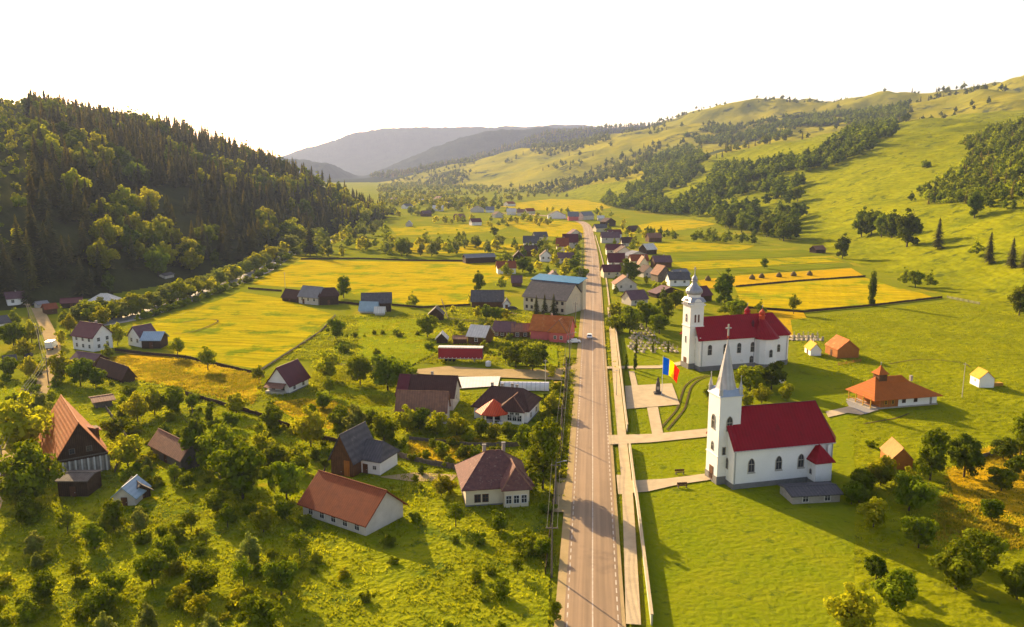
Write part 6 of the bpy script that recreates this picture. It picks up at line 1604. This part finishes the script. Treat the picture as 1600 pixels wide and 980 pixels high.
fence_line([(606, 712), (660, 726), (722, 738)], 'grey plank fence right of the slate outbuilding', 1.4, 'wood_grey', solid=True)
fence_line([(508, 742), (480, 790)], 'dark plank fence beside the brown plank barn', 1.5, 'wood_dark', solid=True)
fence_line([(1150, 481), (1255, 489), (1370, 478), (1472, 466)], 'dark fence along the near side of the golden meadow behind the church', 1.0, 'wood_dark', solid=True)
fence_line([(1150, 449), (1250, 440), (1352, 433)], 'dark fence above the golden meadow behind the church', 1.0, 'wood_dark', solid=True)
fence_line([(1480, 466), (1530, 476)], 'short pale rail fence at the foot of the right hill', 1.1, 'wood_pale')
fence_line([(1515, 722), (1560, 712), (1600, 700)], 'grey paling fence at the lower right beside the dry slope', 1.2, 'wood_grey', solid=True)
fence_line([(1310, 572), (1345, 566)], 'rail fence beside the orange plank hut', 1.0, 'wood_orange')
fence_line([(884, 560), (884, 600), (876, 700), (866, 776), (852, 900)], 'dark garden fence along the left road verge', 1.3, 'wood_dark', solid=True)
fence_line([(866, 404), (864, 410)], 'short garden fence left of the road', 1.0, 'wood_dark')
# pale wall between footpath and lawn
pts = [flat(*q) for q in [(1018, 980), (995, 790), (991.5, 770), (983, 700), (975.5, 640), (969, 580), (963, 530), (957, 482)]]
line = smooth_line(pts, 5)
o = empty('boundary_wall', tuple(pts[0])); tag(o, 'long pale plastered wall between the footpath and the church lawn', 'wall')
mb = MB(); cp_ = MB(); H_ = 1.75
gate = [(flat(977, 690).y - .0, 2.2), (flat(975, 606).y, 0)]
for a_, b_ in zip(line[:-1], line[1:]):
    d = (b_ - a_); nn = Vector((d.y, -d.x, 0)).normalized()
    my = (a_.y + b_.y) / 2
    if flat(980, 697).y < my < flat(980, 678).y: continue
    for B_, w_, z0, z1 in ((mb, .11, .2, H_), (cp_, .2, H_, H_ + .12)):
        r_ = lambda p_: [tuple((p_ - nn * w_ - pts[0]).to_2d()) + (z0,), tuple((p_ + nn * w_ - pts[0]).to_2d()) + (z0,), tuple((p_ + nn * w_ - pts[0]).to_2d()) + (z1,), tuple((p_ - nn * w_ - pts[0]).to_2d()) + (z1,)]
        B_.loft([r_(a_), r_(b_)])
wo = mb.build('wall', 'concrete', o); cp_.build('coping', 'paving', o)

# ---------------------------------------------------------------- poles and wires
def pole(p, h, label, arm=True, lamp=False, m='pole_wood'):
    o = empty('utility_pole', tuple(p)); tag(o, label, 'pole', 'electricity poles')
    MB().tube((0, 0, -.3), (0, 0, h), .16, .1, 8).build('post', m, o)
    if arm:
        c_ = MB().box(-.9, .9, -.06, .06, h - .8, h - .65).build('crossarm', 'pole_wood', o)
        for x in (-.75, 0, .75): MB().lathe([(.05, h - .65), (.07, h - .5), (.03, h - .42)], 6, c=(x, 0)).build('insulator', 'stone', c_)
    if lamp:
        l_ = MB().tube((0, 0, h - .3), (1.5, 0, h + .1), .05, n=6).build('lamp_arm', 'steel', o); MB().box(1.3, 1.9, -.13, .13, h + .02, h + .16).build('lamp_head', 'steel', l_)
    return o
rp = []
for i, (px, row) in enumerate([(862, 900), (868, 790), (877.5, 690), (884.5, 612), (890, 560), (899, 505), (904, 470), (908, 440), (910, 415), (911, 396), (911, 380)]):
    p = flat(px, row, .25); rp.append(p); pole(p, 8.2, '%s wooden electricity pole from the near end along the left road side' % ordinal(i), lamp=i % 3 == 1)
lp = []
for i, (px, row) in enumerate([(8, 760), (44, 655), (76, 600), (62, 545), (46, 505)]):
    p = flat(px, row, .25); lp.append(p); pole(p, 8.0, '%s wooden pole from the near end beside the sandy lane' % ordinal(i), lamp=False)
def wires(ps, h, label, xs=(-.75, 0, .75)):
    mb = MB()
    for a_, b_ in zip(ps[:-1], ps[1:]):
        for x in xs:
            prev = None
            for k in range(9):
                t = k / 8; q = a_.lerp(b_, t); q = Vector((q.x + x, q.y, q.z + h - .42 - 4 * .5 * t * (1 - t)))
                if prev is not None: mb.tube(prev, q, .03, n=4)
                prev = q
    o = mb.build('power_line', 'wire'); tag(o, label, 'power line')
wires(rp, 8.2, 'three sagging power wires along the left side of the main road'); wires(lp, 8.0, 'sagging power wires above the sandy lane')
for q, h, lab in [((1503, 622), 9.5, 'tall thin pale pole standing alone in the right pasture'), ((446, 458), 10, 'thin pole at the left end of the meadow farm row'), ((852, 600), 7, 'short dark pole by the yard track junction'), ((963, 620), 7.5, 'lamp post between the footpath and the boundary wall'),
                  ((905, 348), 11, 'pale concrete pole at the far road bend')]:
    p = at(*q); o = empty('post_pole', tuple(p)); tag(o, lab, 'pole'); MB().tube((0, 0, 0), (0, 0, h), .11, .07, 7).build('post', 'concrete', o); MB().box(-.5, .5, -.05, .05, h - .5, h - .4).build('crossarm', 'steel', o)

# ---------------------------------------------------------------- haystacks, woodpile, logs, barrels
HSP = [(1106, 438), (1175, 436), (1190, 434), (1217, 432.5), (1240, 431), (1265, 430)]
for i, q in enumerate(HSP):
    p = flat(*q, .3); o = MB().lathe([(1.5, -.1), (1.7, .6), (1.3, 1.7), (.6, 2.6), (.08, 3.0), (.06, 3.4)], 12).build('haystack', 'hay'); o.location = p; o.scale = (1, 1, .85)
    tag(o, '%s small brown haystack from the left on the hay meadow' % ordinal(i), 'haystack', 'haystacks on the hay meadow')
p = flat(792, 492, .2); o = empty('woodpile', tuple(p), .3); tag(o, 'dark heap of firewood and scrap beside the tiny white cottage', 'woodpile')
for k in range(26):
    a_ = rng.random() * 6.28; x, y, z = rng.normal() * 1.6, rng.normal() * 1.0, .2 + rng.random() * 1.2 * math.exp(-.3)
    c_, s_ = math.cos(a_) * 1.1, math.sin(a_) * 1.1
    MB().tube((x - c_, y - s_, z), (x + c_, y + s_, z + .2 * rng.normal()), .14, .12, 6).build('log', 'wood_brown' if k % 3 else 'wood_pale', o)
for i, (px, row, lab) in enumerate([(763, 572, 'small white round water tank right of the red trailer'), (1222, 598, 'tiny white tank in the shade behind the church bushes')]):
    p = flat(px, row, .2); o = empty('water_tank', tuple(p)); tag(o, lab, 'tank'); MB().lathe([(.8, 0), (.85, .2), (.85, 1.3), (.6, 1.5), (.15, 1.55), (.15, 1.7), (0, 1.7)], 12).build('tank', 'foil', o)
p = flat(1557, 603, .2); o = empty('timber_stack', tuple(p), .2); tag(o, 'small stack of orange boards right of the yellow roofed white hut', 'timber stack')
for k in range(5): MB().box(-1.6, 1.6, -.6 + k * .02, .6, .05 + k * .18, .2 + k * .18).build('board', 'wood_orange' if k % 2 else 'roof_yellow', o)

# ---------------------------------------------------------------- grass tufts and weeds (nobody could count them)
def tufts(name, poly_list, n, h0, h1, leafm, label, seed, spread=.25, avoid=True, blades=5):
    g = np.random.default_rng(seed); P = []
    for poly, share in poly_list:
        w = [flat(*q) for q in poly]; X0, X1 = min(q.x for q in w), max(q.x for q in w); Y0, Y1 = min(q.y for q in w), max(q.y for q in w)
        wp = [(q.x, q.y) for q in w]; m_ = int(n * share); got = 0; A_ = []
        for _ in range(12):
            xs = g.uniform(X0, X1, m_ * 2); ys = g.uniform(Y0, Y1, m_ * 2); k = inpoly_np(xs, ys, wp) & (fbm(xs, ys, 9, 3, seed) > g.uniform(-.3, .25, xs.size))
            A_.append(np.stack([xs[k], ys[k]], 1)); got += k.sum()
            if got > m_: break
        P.append(np.concatenate(A_)[:m_])
    P = np.concatenate(P)
    # keep roads, paths and buildings free
    keep = np.ones(len(P), bool)
    for bx, by, br, bw, bl, th in BLOCK:
        dx, dy = P[:, 0] - bx, P[:, 1] - by; c_, s_ = math.cos(-th), math.sin(-th)
        keep &= ~((np.abs(dx * c_ - dy * s_) < bw - 1) & (np.abs(dx * s_ + dy * c_) < bl - 1))
    for ln, w_ in ((road_line, 5.2), (fp, 1.6), (lane, 2.4)):
        for a_ in ln[::1]: keep &= (np.abs(P[:, 1] - a_.y) > 3) | (np.abs(P[:, 0] - a_.x) > w_)
    P = P[keep]; N_ = len(P); k = blades
    Z = height(P[:, 0], P[:, 1]) + .15
    ang_ = g.uniform(0, 6.28, (N_, k)); hh = g.uniform(h0, h1, (N_, 1)) * g.uniform(.6, 1.1, (N_, k)); w_ = hh * .45
    ox, oy = g.normal(0, spread, (N_, k)), g.normal(0, spread, (N_, k))
    bx, by = P[:, :1] + ox, P[:, 1:2] + oy
    c_, s_ = np.cos(ang_) * w_, np.sin(ang_) * w_
    lx, ly = g.normal(0, .35, (N_, k)) * hh, g.normal(0, .35, (N_, k)) * hh
    z0 = np.repeat(Z[:, None], k, 1)
    V = np.stack([np.stack([bx - c_, by - s_, z0], -1), np.stack([bx + c_, by + s_, z0], -1), np.stack([bx + lx, by + ly, z0 + hh], -1)], 2).reshape(-1, 3)
    o = np_mesh(name, V, np.arange(len(V)).reshape(-1, 3), leafm); tag(o, label, kind='stuff')
PAST = [(1235, 500), (1370, 486), (1480, 472), (1590, 490), (1700, 600), (1700, 900), (1335, 900), (1335, 720), (1310, 600), (1260, 560)]
tufts('pasture_grass', [(PAST, 1.0)], 26000, .12, .34, 'grass_blade', 'short tussocky grass of the grazed pasture', 3, spread=.35)
tufts('garden_weeds', [([(0, 600), (150, 565), (640, 600), (868, 640), (866, 1000), (-60, 1000)], .6), ([(525, 494), (690, 490), (690, 570), (440, 562)], .12), ([(690, 480), (880, 490), (880, 570), (690, 570)], .14), ([(500, 570), (640, 575), (600, 640), (480, 610)], .14)], 34000, .2, .6, 'grass_blade', 'tall weeds and rough grass filling the village gardens', 5, spread=.4)
tufts('dry_grass', [([(160, 560), (285, 562), (405, 588), (395, 632), (270, 604), (200, 592)], .4), ([(420, 630), (520, 628), (560, 650), (520, 672)], .15), ([(640, 690), (780, 688), (735, 712), (640, 715)], .2), ([(1480, 735), (1545, 700), (1620, 690), (1700, 860), (1450, 860)], .25)], 16000, .25, .6, 'grass_gold', 'dry golden grass patches', 6, spread=.3)
tufts('verge_grass', [([(880, 560), (903, 560), (896, 780), (866, 780)], .5), ([(945, 500), (950, 500), (966, 780), (958, 780)], .3), ([(958, 560), (962, 560), (975, 780), (968, 780)], .2)], 6000, .2, .6, 'grass_blade', 'rough grass on the road verges', 8, spread=.25)
tufts('lawn_grass', [([(985, 640), (1110, 600), (1120, 780), (1010, 800)], .35), ([(1120, 560), (1330, 590), (1335, 800), (1120, 800)], .65)], 16000, .06, .16, 'grass_blade', 'short lawn grass round the churches', 9, spread=.3)
tufts('hill_brush', [([(1150, 480), (1300, 480), (1300, 440), (1150, 450)], .1)], 600, .2, .4, 'grass_gold', 'dry stalks in the golden meadow', 10)
